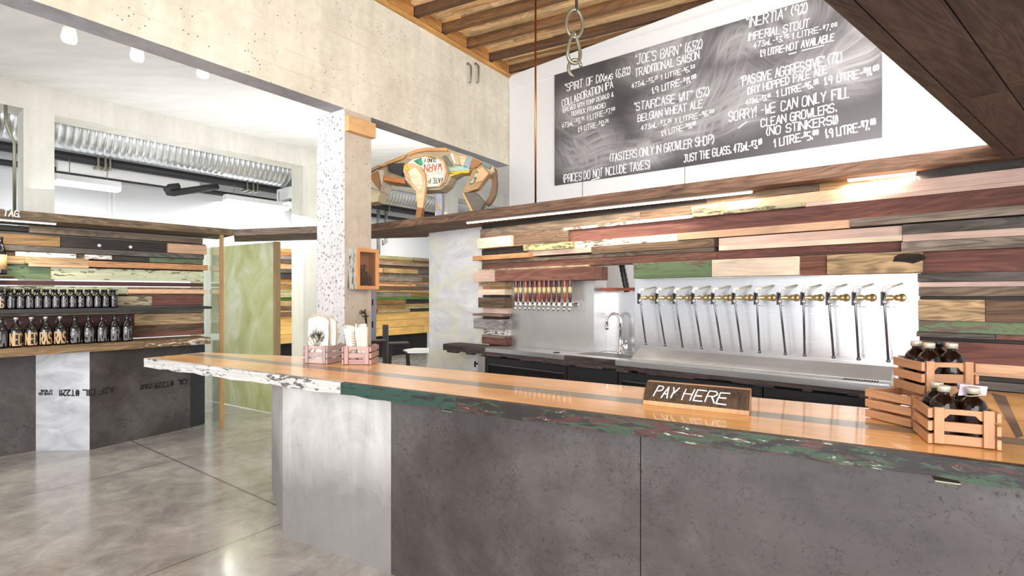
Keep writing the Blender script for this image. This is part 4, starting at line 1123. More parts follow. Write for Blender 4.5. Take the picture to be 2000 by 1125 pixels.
# back counter
FY = -.24
sL = FW.hit(863, FY); sM = FW.hit(949, FY); sS0 = FW.hit(1103, FY); sS1 = FW.hit(1203, FY); sE = FW.hit(1752, FY)
o = thing('back_counter', 'live-edge dark timber and steel back counter under the taps', 'counter', FW, (sM, 0, CT - .07))
b = MB(); rr = random.Random(5)
n_ = 60
top = []; bot = []
for k in range(n_ + 1):
    x = sL + (sE - sL) * k / n_; top.append((x, FY + (rr.uniform(-.004, .004)), CT - .0005))
poly = [(sL + .02, FY - .003)] + [(sL + (sE - sL) * k / n_, FY + rr.uniform(-.006, .004)) for k in range(1, n_)] + [(sE, FY), (sE, -.02), (sM - .1, -.02), (sL + .03, -.03), (sL, -.12)]
b.prism(poly, CT - .062, CT - .001, 0, '4b3f3c')
for k in range(40):
    x = sL + .03 + (sE - sL - .1) * rr.random(); l_ = rr.uniform(.05, .2); b.box(x, min(x + l_, sE), FY - rr.uniform(-.004, .003), FY + .05, CT - .062 - rr.uniform(.002, .02), CT - .055, 0, vary('4b3f3c', .2))
part(o, 'timber_slab', b, WOODR, 'dark rough timber slab with a live edge')
for a, c in ((sM, sS0), (sS1, sE)):
    b = MB(); b.box(a, c, FY - .008, .05, CT - .001, CT + .003); b.box(a, c, FY - .010, FY - .006, CT - .034, CT + .003); part(o, 'steel_top', b, STEEL)
b = MB(); xa, xb = sS0 + .02, sS1 + .16
b.box(sS0, sS1, FY + .03, .25, CT - .001, CT + .002); part(o, 'sink_surround', b, STEEL)
b = MB(); b.box(xa, xb, -.16, -.15, CT + .002, CT + .006); b.box(xa, xb, .10, .11, CT + .002, CT + .006); b.box(xa, xa + .01, -.15, .10, CT + .002, CT + .006); b.box(xb - .01, xb, -.15, .10, CT + .002, CT + .006); part(o, 'sink_rim', b, CHROME)
b = MB(); b.box(xa + .01, xb - .01, -.15, .10, CT + .0025, CT + .0035); part(o, 'sink_bowl', b, plain('shaded_bowl', '6b6a66', .4, .5))
b = MB(); b.lathe([(.03, 0), (.03, .003)], 16, (FW.hit(1087, -.15), -.15, CT + .003)); part(o, 'drain', b, VOID)
# sink tap
s_ = FW.hit(1212, .16); yv = .16
o = thing('sink_tap', 'tall chrome gooseneck tap behind the sink', 'tap', FW, (s_, yv, CT + .002))
b = MB(); b.lathe([(.026, .002), (.026, .012), (.018, .02), (.018, .11), (.014, .12)], 14, (s_, yv, CT)); part(o, 'base', b, CHROME)
b = MB(); zt_ = CT + .27
b.tube([(s_, yv, CT + .1), (s_, yv, zt_)] + [(s_ - .055 + .055 * math.cos(a), yv - .03 * (1 - math.cos(a)) / 2, zt_ + .06 * math.sin(a)) for a in [math.radians(x) for x in range(15, 181, 15)]] + [(s_ - .112, yv - .03, zt_ - .05)], .0105, 10); part(o, 'gooseneck', b, CHROME)
b = MB(); b.tube([(s_ - .112, yv - .03, zt_ - .035), (s_ - .112, yv - .03, zt_ - .075)], .014, 10); part(o, 'nozzle', b, CHROME)
b = MB(); b.tube([(s_ + .01, yv, CT + .06), (s_ + .06, yv - .02, CT + .065)], .02, 10); b.tube([(s_ + .05, yv - .02, CT + .065), (s_ + .075, yv - .04, CT + .12)], .006, 8); part(o, 'lever', b, CHROME)

# undercounter cabinets
CABS = ((949, 1107, True, 'open black bar fridge below the plain steel counter section'), (1107, 1207, False, 'closed dark steel cupboard under the sink'), (1207, 1490, True, 'open black bar fridge below the drip tray, behind the pay sign'), (1490, 1745, True, 'open black bar fridge below the right end of the drip tray'))
for px0, px1, op, lb in CABS:
    yf = FY + .05; a = FW.hit(px0, yf) + .004; c = FW.hit(px1, yf) - .004; zt_ = CT - .088
    o = thing('bar_cabinet', lb, 'cabinet', FW, ((a + c) / 2, 0, 0))
    b = MB(); b.box(a, c, yf + .02, .04, 0, zt_); part(o, 'carcass', b, VOID if op else DARKM)
    if op:
        b = MB(); b.box(a, c, yf, yf + .02, zt_ - .055, zt_); b.box(a, a + .03, yf, yf + .02, 0, zt_ - .055); b.box(c - .03, c, yf, yf + .02, 0, zt_ - .055); part(o, 'frame', b, DARKM)
        b = MB(); b.box(a + .03, c - .03, yf + .004, yf + .02, zt_ - .075, zt_ - .06); part(o, 'rail', b, plain('cabinet_rail', '5a5a5c', .4, .5) if 'cabinet_rail' not in bpy.data.materials else bpy.data.materials['cabinet_rail'])
    else:
        b = MB(); b.box(a, c, yf, yf + .02, .02, zt_); part(o, 'door', b, DARKM)
b = MB(); a = FW.hit(935, FY + .05); c = FW.hit(949, FY + .05); b.box(a, c - .002, FY + .04, .0, 0, CT - .088)
tag(b.build('steel_upright', STEELM, M=FW.mat(), base=((a + c) / 2, -.1, 0)), 'grey steel leg panel at the left end of the bar fridges', 'panel')
b = MB(); s_ = FW.hit(930, FY + .08); z_ = FW.Z(930, 712, FY + .08); b.tube([(s_ - .012, -.16, z_ + .03), (s_ - .02, -.16, z_), (s_ - .012, -.16, z_ - .025)], .009, 8); b.tube([(s_ - .012, -.16, z_ + .01), (s_ + .03, -.16, z_ + .01)], .01, 8)
tag(b.build('coat_hook', BLACK, M=FW.mat(), base=(s_, -.16, z_)), 'small black hook on the side of the grey steel leg panel', 'hook')

# ------------------------------------------------------------------ BAR COUNTER
o = thing('bar_counter', 'long service counter with varnished plank top and dark steel front', 'counter', FC, (3.0, .3, 0))
SE = 6.2
def strip_poly(t0, t1, s_end=SE, cut=True):
    # left end outline: (0,0)->(0,.46)->(1.05,.705)
    def left(t): return 0.02 if t <= .46 else (t - .46) / (.705 - .46) * 1.05
    pts = [(left(t0), t0), (s_end, t0), (s_end, t1), (left(t1), t1)]
    if t0 < .46 < t1: pts.append((0.02, .46))
    return pts
for t0, t1, c, m, lb in ((.035, .285, 'eeb166', WOODC, None), (.285, .395, '8b7c62', WOODG, 'weathered grey-green inlay plank'), (.395, .705, 'efb673', WOODC, None)):
    b = MB(); b.prism(strip_poly(t0 + .0005, t1 - .0005), CT - .05, CT, 0, c, gdir=0); part(o, 'top_plank', b, m, lb)
sA = FC.hit(665); sB = FC.hit(890)
ed = random.Random(9)
for a, c, m, col, lb in ((0, sA, PAINTW, 'c9c7c2', 'edge board with flaking white paint'), (sA, sB, PAINTGR, '27443a', 'edge board with dark green paint'), (sB, SE, PAINTG, '2f4430', 'edge board with flaking green over red paint')):
    b = MB(); n_ = int((c - a) / .12) + 1; zb = [CT - .066 + ed.uniform(-.006, .006) for _ in range(n_ + 1)]; yb = [ed.uniform(-.003, .003) for _ in range(n_ + 1)]
    yb[0] = yb[-1] = 0
    G0 = Vector((ed.uniform(-30, 30), 3, 5)); cl = lin(col)
    for k in range(n_):
        x0 = a + (c - a) * k / n_; x1 = a + (c - a) * (k + 1) / n_
        P8 = [(x0, yb[k], zb[k]), (x1, yb[k + 1], zb[k + 1]), (x1, .035, zb[k + 1]), (x0, .035, zb[k]), (x0, yb[k] * .5, CT), (x1, yb[k + 1] * .5, CT), (x1, .035, CT), (x0, .035, CT)]
        i0 = len(b.v); b.v += [Vector(q) for q in P8]
        faces = [(0, 3, 2, 1), (4, 5, 6, 7), (0, 1, 5, 4), (2, 3, 7, 6)]
        if k == 0: faces.append((3, 0, 4, 7))
        if k == n_ - 1: faces.append((1, 2, 6, 5))
        for fc in faces: b.face([i0 + j for j in fc], 0, cl, [G0 + Vector(P8[j]) for j in fc])
    part(o, 'edge_board', b, m, lb)
# left end board (short, white)
b = MB(); b.prism([(0, .036), (.02, .036), (.02, .46), (0, .46)], CT - .064, CT, 0, 'e2d9cb'); part(o, 'end_board', b, PAINTW)
# steel base
sS = FC.hit(1250, .134)
D0 = (.70, .60); D1 = (1.482, .134); D2 = (2.42, .134)
def cpanel(p, q, m, lb=None):
    b = MB(); panel(b, p, q, .02, 0, CT - .066); part(o, 'steel_panel', b, m, lb)
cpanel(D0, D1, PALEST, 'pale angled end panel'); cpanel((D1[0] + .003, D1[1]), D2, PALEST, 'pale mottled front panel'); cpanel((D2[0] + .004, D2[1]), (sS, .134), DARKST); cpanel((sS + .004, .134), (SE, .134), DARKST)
b = MB(); b.prism([(D1[0] + .06, .16), (SE, .16), (SE, .66), (.82, .66), (.80, .61)], 0, CT - .052, 0, '3a3330'); part(o, 'carcass', b, WOOD)
for px, py in ((877, 803), (1849, 941)):
    b = MB(); a, z_ = FC.sz(px, py, .02); b.box(a - .03, a + .03, .005, .12, CT - .078, CT - .074); part(o, 'bracket', b, ZINC)
# return of the counter to the board wall
q0 = FW.pt(FW.hit(1752, FY) + .003, FY); q1 = FC.pt(FC.hit(1760, .71), .71); q2 = FC.pt(SE - .8, .71); q3 = FW.pt(4.3, -.04); q4 = FW.pt(FW.hit(1752, FY) + .003, -.04)
o = thing('counter_return', 'varnished timber counter return joining bar counter and board wall', 'counter', loc=(q1.x + .3, q1.y + .2, 0))
pl = [(v.x - q1.x - .3, v.y - q1.y - .2) for v in (q0, q1, q2, q3, q4)]
b = MB(); b.prism(pl, CT - .06, CT - .0005, 0, 'e5a95c', gdir=FS.ang); b.build('top_planks', WOODC, parent=o)
m0 = at_z(1936, 768, CT); m1 = at_z(1964, 774, CT); m2 = at_z(1999, 852, CT); m3 = at_z(1985, 856, CT)
b = MB(); b.prism([(v.x - q1.x - .3, v.y - q1.y - .2) for v in (m0, m1, m2, m3)], CT - .0004, CT + .0008, 0, '5d5145', gdir=1.0); b.build('inlay_plank', WOODG, parent=o)
cx_ = [(v.x - q1.x - .3, v.y - q1.y - .2) for v in (q0.lerp(q3, .10), q1.lerp(q2, .06), q1.lerp(q2, .9), q3)]
b = MB(); b.prism(cx_, 0, CT - .06, 0, '2d2826'); b.build('base', DARKST, parent=o)

# pay sign
sg0 = Vector((3.79 - .215, .28, CT + .0005))
p0 = at_z(1256, 790, CT); r_ = Vector((p0.x, p0.y)) - FC.o; a = r_.dot(FC.d); y0 = r_.dot(FC.y)
o = thing('pay_sign', 'wedge-shaped timber block with PAY HERE chalked on it', 'sign', FC, (a + .21, y0, CT))
Lr = .432
prof = [(0, 0), (0, .020), (.022, .058), (.045, .083), (.066, .094), (.105, .094), (.105, 0)]
MX = FC.mat()
b = MB(); MR = Matrix(((0, 0, 1, 0), (1, 0, 0, 0), (0, 1, 0, 0), (0, 0, 0, 1)))    # profile (y,z) extruded along x
b.prism([(y0 + y, CT + .0005 + z) for y, z in prof], a, a + Lr, 0, 'c99a6b', M=MR, gdir=math.pi / 2)
blk = part(o, 'block', b, [WOODF, WOODR], bevel=.001)
for p_ in blk.data.polygons:
    n_ = p_.normal
    if n_.y < -.3 and n_.z > .25: p_.material_index = 1
at_ = blk.data.color_attributes['Col']
for p_ in blk.data.polygons:
    if p_.material_index == 1:
        for li in p_.loop_indices: at_.data[li].color = lin('4a3827')
b = MB()
def face_pt(u, v, h):            # v measured up the slanted face
    seg = [(0, .020), (.022, .058), (.045, .083), (.066, .094)]; d = 0
    for (ya, za), (yb_, zb_) in zip(seg[:-1], seg[1:]):
        l = math.hypot(yb_ - ya, zb_ - za)
        if v <= d + l or (yb_ == .066):
            k = (v - d) / l; nx, nz = -(zb_ - za) / l, (yb_ - ya) / l
            return Vector((a + u, y0 + ya + (yb_ - ya) * k + nx * .002, CT + za + (zb_ - za) * k + nz * .002))
        d += l
lettering(b, 'PAY', face_pt, .045, .022, .135, .022, .052, .0055, jit=.04, slant=.3, sub=.006)
lettering(b, 'HERE', face_pt, .165, .020, .345, .018, .052, .0055, jit=.04, slant=.25, sub=.006)
part(o, 'chalk_words', b, CHALK)


# ------------------------------------------------------------------ CRATES
def crate(loc, rot, w, d, h, label, col, handle=True, mat=WOODF, group=None):
    o = thing('bottle_crate', label, 'crate', loc=loc, rot=rot, group=group)
    t_ = .011
    hh = h / 3
    def bd(*a_):
        b = MB(); b.box(*a_, 0, vary(col, .07)); return b
    # long side slats run the full depth at x=0 and x=w ; end slats and corner posts at y=0 and y=d
    for sx in (0, w - t_):
        for k in range(3):
            bd(sx, sx + t_, 0, d, k * hh * 1.0 + .002, k * hh + hh * .74 + .002).build('side_slat', mat, parent=o, bevel=.001)
    pw = .026
    for sy, out in ((t_ * 1.0, -1), (d - t_ * 2, 1)):
        for k in range(3):
            b = MB(); z0 = k * hh + .002; z1 = z0 + hh * .74
            if k == 2 and handle:
                x0, x1 = t_, w - t_; c_ = w / 2; hw = w * .24
                zc_ = z0 + (z1 - z0) * .45
                pts = [(x0, z0), (c_ - hw, z0), (c_ - hw + .012, zc_), (c_ + hw - .012, zc_), (c_ + hw, z0), (x1, z0), (x1, z1), (x0, z1)]
                MR_ = Matrix(((1, 0, 0, 0), (0, 0, -1, sy + t_), (0, 1, 0, 0), (0, 0, 0, 1)))
                b.prism(pts, 0, t_, 0, vary(col, .07), M=MR_)
            else:
                b.box(t_, w - t_, sy, sy + t_, z0, z1, 0, vary(col, .07))
            b.build('end_slat', mat, parent=o, bevel=.001)
        for px_ in (t_ + .006, w - t_ - pw - .006):
            y_ = sy - t_ if out < 0 else sy + t_
            bd(px_, px_ + pw, y_, y_ + t_ - .0005, .004, h - .004).build('corner_post', mat, parent=o, bevel=.001)
    for k in range(3):
        bd(t_, w - t_, .03 + k * (d - .06 - .04) / 2, .03 + k * (d - .06 - .04) / 2 + .04, .001, .009).build('base_slat', mat, parent=o)
    return o


bb = MB(); bb.lathe([(.030, 0), (.037, .004), (.0385, .012), (.0385, .105), (.036, .122), (.028, .137), (.017, .146), (.0145, .152), (.0145, .165)], 22)
bbm = None
def boston(loc, label, cap, group, h=1.0):
    global bbm, bcapw, bcapk
    o = thing('brown_bottle', label, 'bottle', loc=loc, rot=random.uniform(0, 6), group=group)
    o.scale = (1, 1, h)
    if bbm is None:
        bbm = bb.build('body', GLASSB, parent=o).data
        b = MB(); b.lathe([(.0185, .158), (.0185, .176), (.017, .178)], 18); x = b.build('cap', CAPW, parent=o); bcapw = x.data
        b = MB(); b.lathe([(.0185, .158), (.0185, .176), (.017, .178)], 18); y = b.build('cap', CAPK); bcapk = y.data; bpy.data.objects.remove(y)
    else:
        for nm, me in (('body', bbm), ('cap', bcapw if cap else bcapk)):
            c = bpy.data.objects.new(nm, me); COL.objects.link(c); c.parent = o
    return o


CC = 'c08d66'
r3 = math.atan2(-.436, .9); r2 = math.atan2(-.17, .985); r1 = math.atan2(.273, .962)
c3 = Vector((1.372, 1.689, CT + .001)); c2 = Vector((1.50, 1.875, CT + .1245)); c1 = Vector((1.468, 1.885, CT + .001))
crate(c1, r1, .18, .18, .122, 'empty timber crate at the bottom of the stack on the counter', CC)
crate(c2, r2, .185, .185, .128, 'timber crate of brown bottles on top of the empty crate', 'bd8a64')
crate(c3, r3, .185, .185, .126, 'timber crate of brown bottles standing in front on the counter', 'c59066')
def inside(c, rot, dx, dy): return c + Matrix.Rotation(rot, 3, 'Z') @ Vector((dx, dy, .0095))
for (c, rot, lb, caps) in ((c2, r2, 'stacked upper crate', (1, 1, 0, 0)), (c3, r3, 'front crate', (1, 1, 1, 1))):
    for k, (dx, dy, w_) in enumerate(((.058, .062, 'front left'), (.129, .062, 'front right'), (.058, .130, 'back left'), (.129, .130, 'back right'))):
        cp = (0, 1, 1, 0)[k] if c is c2 else caps[k]
        boston(inside(c, rot, dx * 1.0 - (.002 if k % 2 == 0 else -.002), dy - (.006 if k < 2 else -.004)), 'brown glass bottle with %s cap, %s of the four in the %s' % ('pale' if cp else 'dark', w_, lb), cp, 'bottles in the ' + lb)
# paper tag on the front right bottle of the front crate
tg = inside(c3, r3, .131, .056)
b = MB(); b.hexa([(-.035, .010, .146), (.040, .022, .150), (.040, .024, .150), (-.035, .012, .146), (-.025, .026, .182), (.048, .034, .178), (.048, .036, .178), (-.025, .028, .182)])
o = thing('neck_tag', 'pale paper tag on the neck of a bottle in the front crate', 'tag', loc=tg, rot=r3)
b.build('paper', PAPER, parent=o)
b = MB(); b.ring(lambda a: Vector((.0215 * math.cos(a), .0215 * math.sin(a), .153 + .004 * math.cos(a))), 20, .0012, 5); b.build('string', STRING, parent=o)

# cloth bags in two crates
p0 = at_z(590.5, 710, CT); p1 = at_z(639.6, 713, CT)
rb = math.atan2(p1.y - p0.y, p1.x - p0.x); rb = -.28
ca_ = Vector((p0.x, p0.y, CT + .001)); crate(ca_, rb, .205, .215, .134, 'pale washed crate holding an upright cloth bag, left on the counter', 'b9a3a0')
p2 = at_z(667, 713, CT); cb_ = Vector((p2.x + .002, p2.y, CT + .001)); rb2 = -.03
crate(cb_, rb2, .205, .19, .134, 'pinkish crate of rolled cloth bags beside the upright bag', 'c09c94')


def bag(loc, rot, w, h, th, label, tree=False):
    o = thing('cloth_bag', label, 'bag', loc=loc, rot=rot, group=None)
    nx, nz = 14, 14; b = MB(); rr = random.Random(int(loc[0] * 991)); cl = lin('efe9dd')
    grid = {}
    for side in (0, 1):
        for i in range(nx + 1):
            for j in range(nz + 1):
                u = i / nx; v = j / nz
                x = (u - .5) * w; z = v * h
                top = 1 - .10 * abs(2 * u - 1) ** 3
                z *= top
                e = (1 - abs(2 * u - 1) ** 2.5) ** .5 * (1 - .75 * v ** 3)
                y = (th / 2) * e * (1 if side else -1) + .004 * math.sin(9 * u + 5 * v + side) + .003 * math.sin(17 * v + 3 * u)
                grid[side, i, j] = len(b.v); b.v.append(Vector((x * (1 - .06 * v), y, z)))
    for side in (0, 1):
        for i in range(nx):
            for j in range(nz):
                q_ = [grid[side, i, j], grid[side, i + 1, j], grid[side, i + 1, j + 1], grid[side, i, j + 1]]
                if side: q_ = q_[::-1]
                b.face(q_, 0, cl, [b.v[k] for k in q_], True)
    for i in range(nx):
        for j in (0, nz):
            q_ = [grid[0, i, j], grid[1, i, j], grid[1, i + 1, j], grid[0, i + 1, j]]; b.face(q_, 0, cl, [b.v[k] for k in q_], True)
    for j in range(nz):
        for i in (0, nx):
            q_ = [grid[0, i, j], grid[0, i, j + 1], grid[1, i, j + 1], grid[1, i, j]]; b.face(q_, 0, cl, [b.v[k] for k in q_], True)
    b.build('body', CLOTH, parent=o)
    b = MB(); b.tube([(-w * .28, 0, h * .93), (-w * .22, -.01, h * 1.03), (-.02, -.012, h * 1.02), (.03, .01, h * 1.05), (w * .3, 0, h * .95)], .004, 6); b.build('drawstring', STRING, parent=o)
    if tree:
        b = MB(); rr = random.Random(4)
        def surf(x, z):
            u = x / w + .5; v = z / h; e = (1 - abs(2 * u - 1) ** 2.5) ** .5 * (1 - .75 * v ** 3)
            return Vector((x * (1 - .06 * v), -(th / 2) * e - .0035 + .004 * math.sin(9 * u + 5 * v) - .003, z))
        def br(x, z, a, l, d):
            x2 = x + math.cos(a) * l; z2 = z + math.sin(a) * l
            if abs(x2) > w * .42 or z2 > h * .88: return
            b.tube([surf(x, z), surf((x + x2) / 2 + rr.uniform(-.003, .003), (z + z2) / 2), surf(x2, z2)], .0011 if d > 2 else .0006, 5)
            if d > 0:
                for k in range(3): br(x2, z2, a + rr.uniform(-.9, .9), l * rr.uniform(.6, .85), d - 1)
        for k in range(3): br(-.012 + k * .006, .03, math.pi / 2 + rr.uniform(-.12, .12), .065, 4)
        b.build('tree_print', INKK, parent=o)
    return o


m_a = Matrix.Rotation(rb, 3, 'Z'); m_b = Matrix.Rotation(rb2, 3, 'Z')
bag(ca_ + m_a @ Vector((.092, .055, .010)), rb, .175, .325, .05, 'upright cream cloth bag printed with a black tree', True)
bag(ca_ + m_a @ Vector((.115, .105, .010)), rb + .1, .17, .315, .045, 'plain cloth bag second behind the tree-printed bag')
bag(ca_ + m_a @ Vector((.112, .152, .010)), rb - .05, .17, .30, .045, 'plain cloth bag at the back of the washed crate')


def roll(loc, lean, h, r, label, prnt):
    o = thing('rolled_bag', label, 'bag', loc=loc, rot=lean[2])
    b = MB(); n_ = 26; cl = lin('efe9dd'); rows = 8; idx = {}
    for i in range(n_ + 1):
        a_ = i / n_ * 2 * math.pi * 1.55; 
        for j in range(rows + 1):
            v = j / rows; rad = (r * (.62 + .50 * v)) * (1 - .30 * i / n_)
            idx[i, j] = len(b.v)
            b.v.append(Vector((rad * math.cos(a_) + lean[0] * v * h, rad * .62 * math.sin(a_) + lean[1] * v * h, v * h * (1 - .05 * math.sin(a_ * .5)))))
    for i in range(n_):
        for j in range(rows):
            q_ = [idx[i, j], idx[i + 1, j], idx[i + 1, j + 1], idx[i, j + 1]]; b.face(q_, 0, cl, [b.v[k] for k in q_], True)
    ob = b.build('body', CLOTH, parent=o); s2 = ob.modifiers.new('cloth_thickness', 'SOLIDIFY'); s2.thickness = .003
    if prnt:
        b = MB()
        for k in range(6):
            z0 = h * (.45 + .07 * k); rad = r * (.62 + .5 * z0 / h) + .003; a_ = -1.2 + .12 * (k % 2)
            b.tube([(rad * math.cos(a_ + q_ * .18) + lean[0] * z0, rad * .62 * math.sin(a_ + q_ * .18) + lean[1] * z0 - .001, z0 + .006 * (q_ % 2)) for q_ in range(3)], .0012, 5)
        b.build('leaf_print', INKK, parent=o)
for k, (dx, dy, h, r, le, pr) in enumerate(((.052, .07, .25, .040, (-.10, 0, 0), True), (.105, .10, .258, .036, (-.05, .05, 1), False), (.145, .065, .26, .044, (.10, 0, 2.4), True), (.075, .13, .248, .036, (-.02, .02, 3), False))):
    roll(cb_ + m_b @ Vector((dx, dy, .011)), le, h, r, ('rolled cream cloth bag leaning left in the pinkish crate', 'rolled cloth bag in the middle of the pinkish crate', 'rolled printed cloth bag leaning right in the pinkish crate', 'rolled cloth bag at the back of the pinkish crate')[k], pr)

# ------------------------------------------------------------------ ANIMAL SCULPTURE
FA = Frame(-.82, 5.42, .97, -.20)
def ap(cx, cy):                     # crop pixel (700..1000 x 280..430, scale 6.667) -> local (x, z)
    px = 700 + cx / 6.667; py = 280 + cy / 6.667
    x = FA.hit(px); return x, H + (HZ - py) / F * FA.pt(x).y
o = thing('plank_animal', 'walking animal sculpture pieced together from coloured plank scraps on the canopy', 'sculpture', FA, (0, 0, CTOP))
zfoot = min(ap(850, 935)[1], ap(1000, 900)[1]); DZ = CTOP - ap(1000, 905)[1]
MA = Matrix(((1, 0, 0, 0), (0, 0, -1, 0), (0, 1, 0, 0), (0, 0, 0, 1)))
def piece(name, pts, y0, y1, col, mat=WOODF, label=None, gd=0.0):
    b = MB(); poly = [ap(*p) + ((p[0] < 1200 and p[1] >= 895 or p[0] >= 1200 and p[1] >= 838),) for p in pts]; poly = [(x, CTOP + .001 if foot else max(z, CTOP + .001)) for x, z, foot in poly]
    b.prism(poly, -y1, -y0, 0, col, M=MA, gdir=gd); return part(o, name, b, mat, label, bevel=.003)
back = [(200, 395), (330, 320), (500, 255), (690, 165), (800, 120), (920, 95), (1200, 100), (1330, 150), (1500, 200), (1640, 265), (1780, 315), (1800, 400), (1740, 440), (1560, 420), (1490, 390), (1350, 400), (1250, 460), (1200, 560), (1110, 630), (790, 640), (700, 560), (420, 530), (400, 430), (330, 370), (230, 450)]
piece('torso', back, -.10, .10, 'b9a684', WOODF)
piece('hump_slat', [(700, 165), (800, 125), (930, 100), (1200, 100), (1215, 140), (940, 142), (820, 160), (720, 200)], -.13, -.05, 'd59a62')
piece('mane_slat', [(330, 330), (670, 185), (690, 205), (640, 245), (380, 345)], -.14, -.06, 'd9a468'); piece('mane_slat', [(200, 385), (340, 318), (360, 350), (300, 375), (210, 430)], -.14, -.06, 'a9876a')
piece('neck_block', [(460, 310), (660, 300), (640, 470), (520, 420), (460, 400)], -.15, -.06, '3b3b3d'); piece('chest_slat', [(420, 470), (680, 510), (690, 565), (410, 525)], -.16, -.08, 'cf7f45')
piece('head', [(220, 455), (330, 390), (420, 395), (400, 540), (370, 660), (230, 600)], -.16, .08, 'ded2ba'); piece('cheek_block', [(235, 470), (345, 405), (385, 590), (370, 655)], -.18, -.16, '9b6c3c')
piece('muzzle', [(205, 620), (370, 625), (320, 785), (180, 805)], -.13, .06, 'd8c8a2', gd=.2)
piece('forehead_slat', [(200, 400), (250, 400), (265, 610), (205, 640)], -.10, .02, '77777a')
piece('ribcage', [(800, 245), (960, 212), (1090, 235), (1180, 300), (1215, 420), (1180, 540), (1110, 600), (800, 620), (690, 520), (690, 330)], -.16, -.10, 'efe6d4', WOODF)
piece('rib_rim', [(740, 255), (950, 205), (1090, 225), (1190, 290), (1225, 420), (1190, 550), (1120, 620), (1115, 600), (1172, 540), (1203, 420), (1172, 305), (1085, 242), (955, 218), (770, 262)], -.185, -.16, 'dcb27e')
piece('green_patch', [(790, 280), (895, 235), (915, 330), (880, 340)], -.165, -.155, '2fa383', PAINT)
piece('yellow_patch', [(940, 212), (1030, 212), (1085, 240), (1060, 246), (960, 232)], -.17, -.155, 'e3c02c', PAINT)
piece('fore_leg', [(700, 345), (800, 320), (900, 360), (960, 450), (972, 560), (955, 760), (935, 890), (905, 932), (850, 932), (870, 880), (850, 680), (760, 560), (690, 430)], -.22, -.16, 'e0b88a', WOODF)
piece('fore_leg_inlay', [(760, 430), (850, 380), (930, 470), (945, 570), (915, 690), (850, 620), (800, 560)], -.235, -.22, 'ead9b8', WOODF); piece('shoulder_slat', [(705, 370), (740, 340), (770, 420), (745, 440)], -.235, -.22, 'd9c030', PAINT)
piece('hoof', [(862, 880), (938, 885), (905, 936), (845, 936)], -.225, -.15, 'a06a38')
piece('far_fore_leg', [(975, 640), (1070, 640), (1075, 780), (1060, 900), (985, 905), (990, 780)], .04, .12, 'a7a8b4', WOODF); piece('leg_stripe', [(1000, 755), (1050, 850), (1030, 860), (1005, 800)], .025, .04, 'dfb21e', PAINT)
for q_, c in (([(1145, 205), (1190, 195), (1300, 365), (1250, 375)], '6b7068'), ([(1245, 185), (1275, 170), (1320, 300), (1300, 310)], 'e9e7e2'), ([(1275, 170), (1360, 200), (1370, 320), (1320, 320)], 'c9ae86'), ([(1360, 200), (1455, 215), (1420, 325), (1375, 320)], 'd2bb98'), ([(1455, 215), (1530, 230), (1490, 370), (1415, 350)], '8b99a3'), ([(1530, 230), (1655, 290), (1520, 390), (1485, 340)], 'a5713f'), ([(1655, 285), (1770, 320), (1750, 370), (1650, 320)], '6d7f83')):
    piece('flank_slat', q_, -.13, -.10, c, WOODF)
piece('belly_slat', [(1230, 345), (1430, 320), (1510, 390), (1250, 400)], -.13, -.10, 'a9c6bb', PAINT); piece('belly_rim', [(1230, 405), (1490, 385), (1495, 420), (1380, 425), (1245, 470)], -.13, -.06, 'e2bd2b', PAINT)
piece('hind_thigh', [(1560, 400), (1680, 350), (1770, 450), (1620, 640), (1480, 690), (1430, 690)], -.20, -.10, 'a78458', WOODF); piece('thigh_patch', [(1620, 400), (1690, 370), (1760, 450), (1690, 540), (1600, 570)], -.215, -.20, 'cfa577', WOODF); piece('thigh_patch', [(1570, 500), (1620, 420), (1640, 430), (1560, 580), (1520, 590)], -.215, -.20, '8fc7b0', PAINT)
piece('hind_shank', [(1440, 690), (1590, 680), (1700, 800), (1690, 830), (1600, 850)], -.19, -.09, '5d554a', WOODF); piece('shank_edge', [(1425, 690), (1445, 690), (1610, 840), (1570, 845)], -.205, -.19, 'd0a063', WOODF)
piece('far_hind_leg', [(1470, 460), (1510, 470), (1440, 680), (1480, 770), (1400, 780), (1385, 770)], .03, .11, '9aa0b0', WOODF); piece('far_hoof', [(1430, 790), (1520, 810), (1600, 850), (1540, 850)], .03, .11, 'dcb52a', PAINT)
piece('tail', [(1740, 330), (1800, 345), (1818, 540), (1800, 680), (1740, 790), (1690, 825), (1660, 790), (1720, 700), (1755, 560), (1750, 440)], -.06, .02, '7a5a3c', WOODF)
b = MB()
fna = lambda u, v, h: Vector((u, -.162, v))
x0, z0 = ap(1150, 310); x1, z1 = ap(930, 325); lettering(b, 'WARN', fna, x0, z0, x1, z1, .075, .009, jit=0, slant=0)
part(o, 'red_lettering', b, INKR)
b = MB(); x0, z0 = ap(1180, 492); x1, z1 = ap(985, 500); lettering(b, 'IVATE P', fna, x0, z0, x1, z1, .05, .007, jit=0, slant=0)
x0, z0 = ap(1080, 250); x1, z1 = ap(920, 252); lettering(b, 'OUND F', fna, x0, z0, x1, z1, .035, .006, jit=0, slant=0)
for yy in (372, 430, 455): x0, z0 = ap(970, yy + 5); x1, z1 = ap(1175, yy); lettering(b, '-', fna, x0, z0 - .03, x1, z1 - .03, .06, .002, jit=0, slant=0)
part(o, 'black_lettering', b, INKK)

# ------------------------------------------------------------------ BACK ROOM SERVICES
def run(name, label, cat, y, pa, pb, r, mat, seg=2, name2=None):
    s0, z0 = FM.sz(pa[0], pa[1], y); s1, z1 = FM.sz(pb[0], pb[1], y); z = (z0 + z1) / 2
    return s0, s1, z0, z1
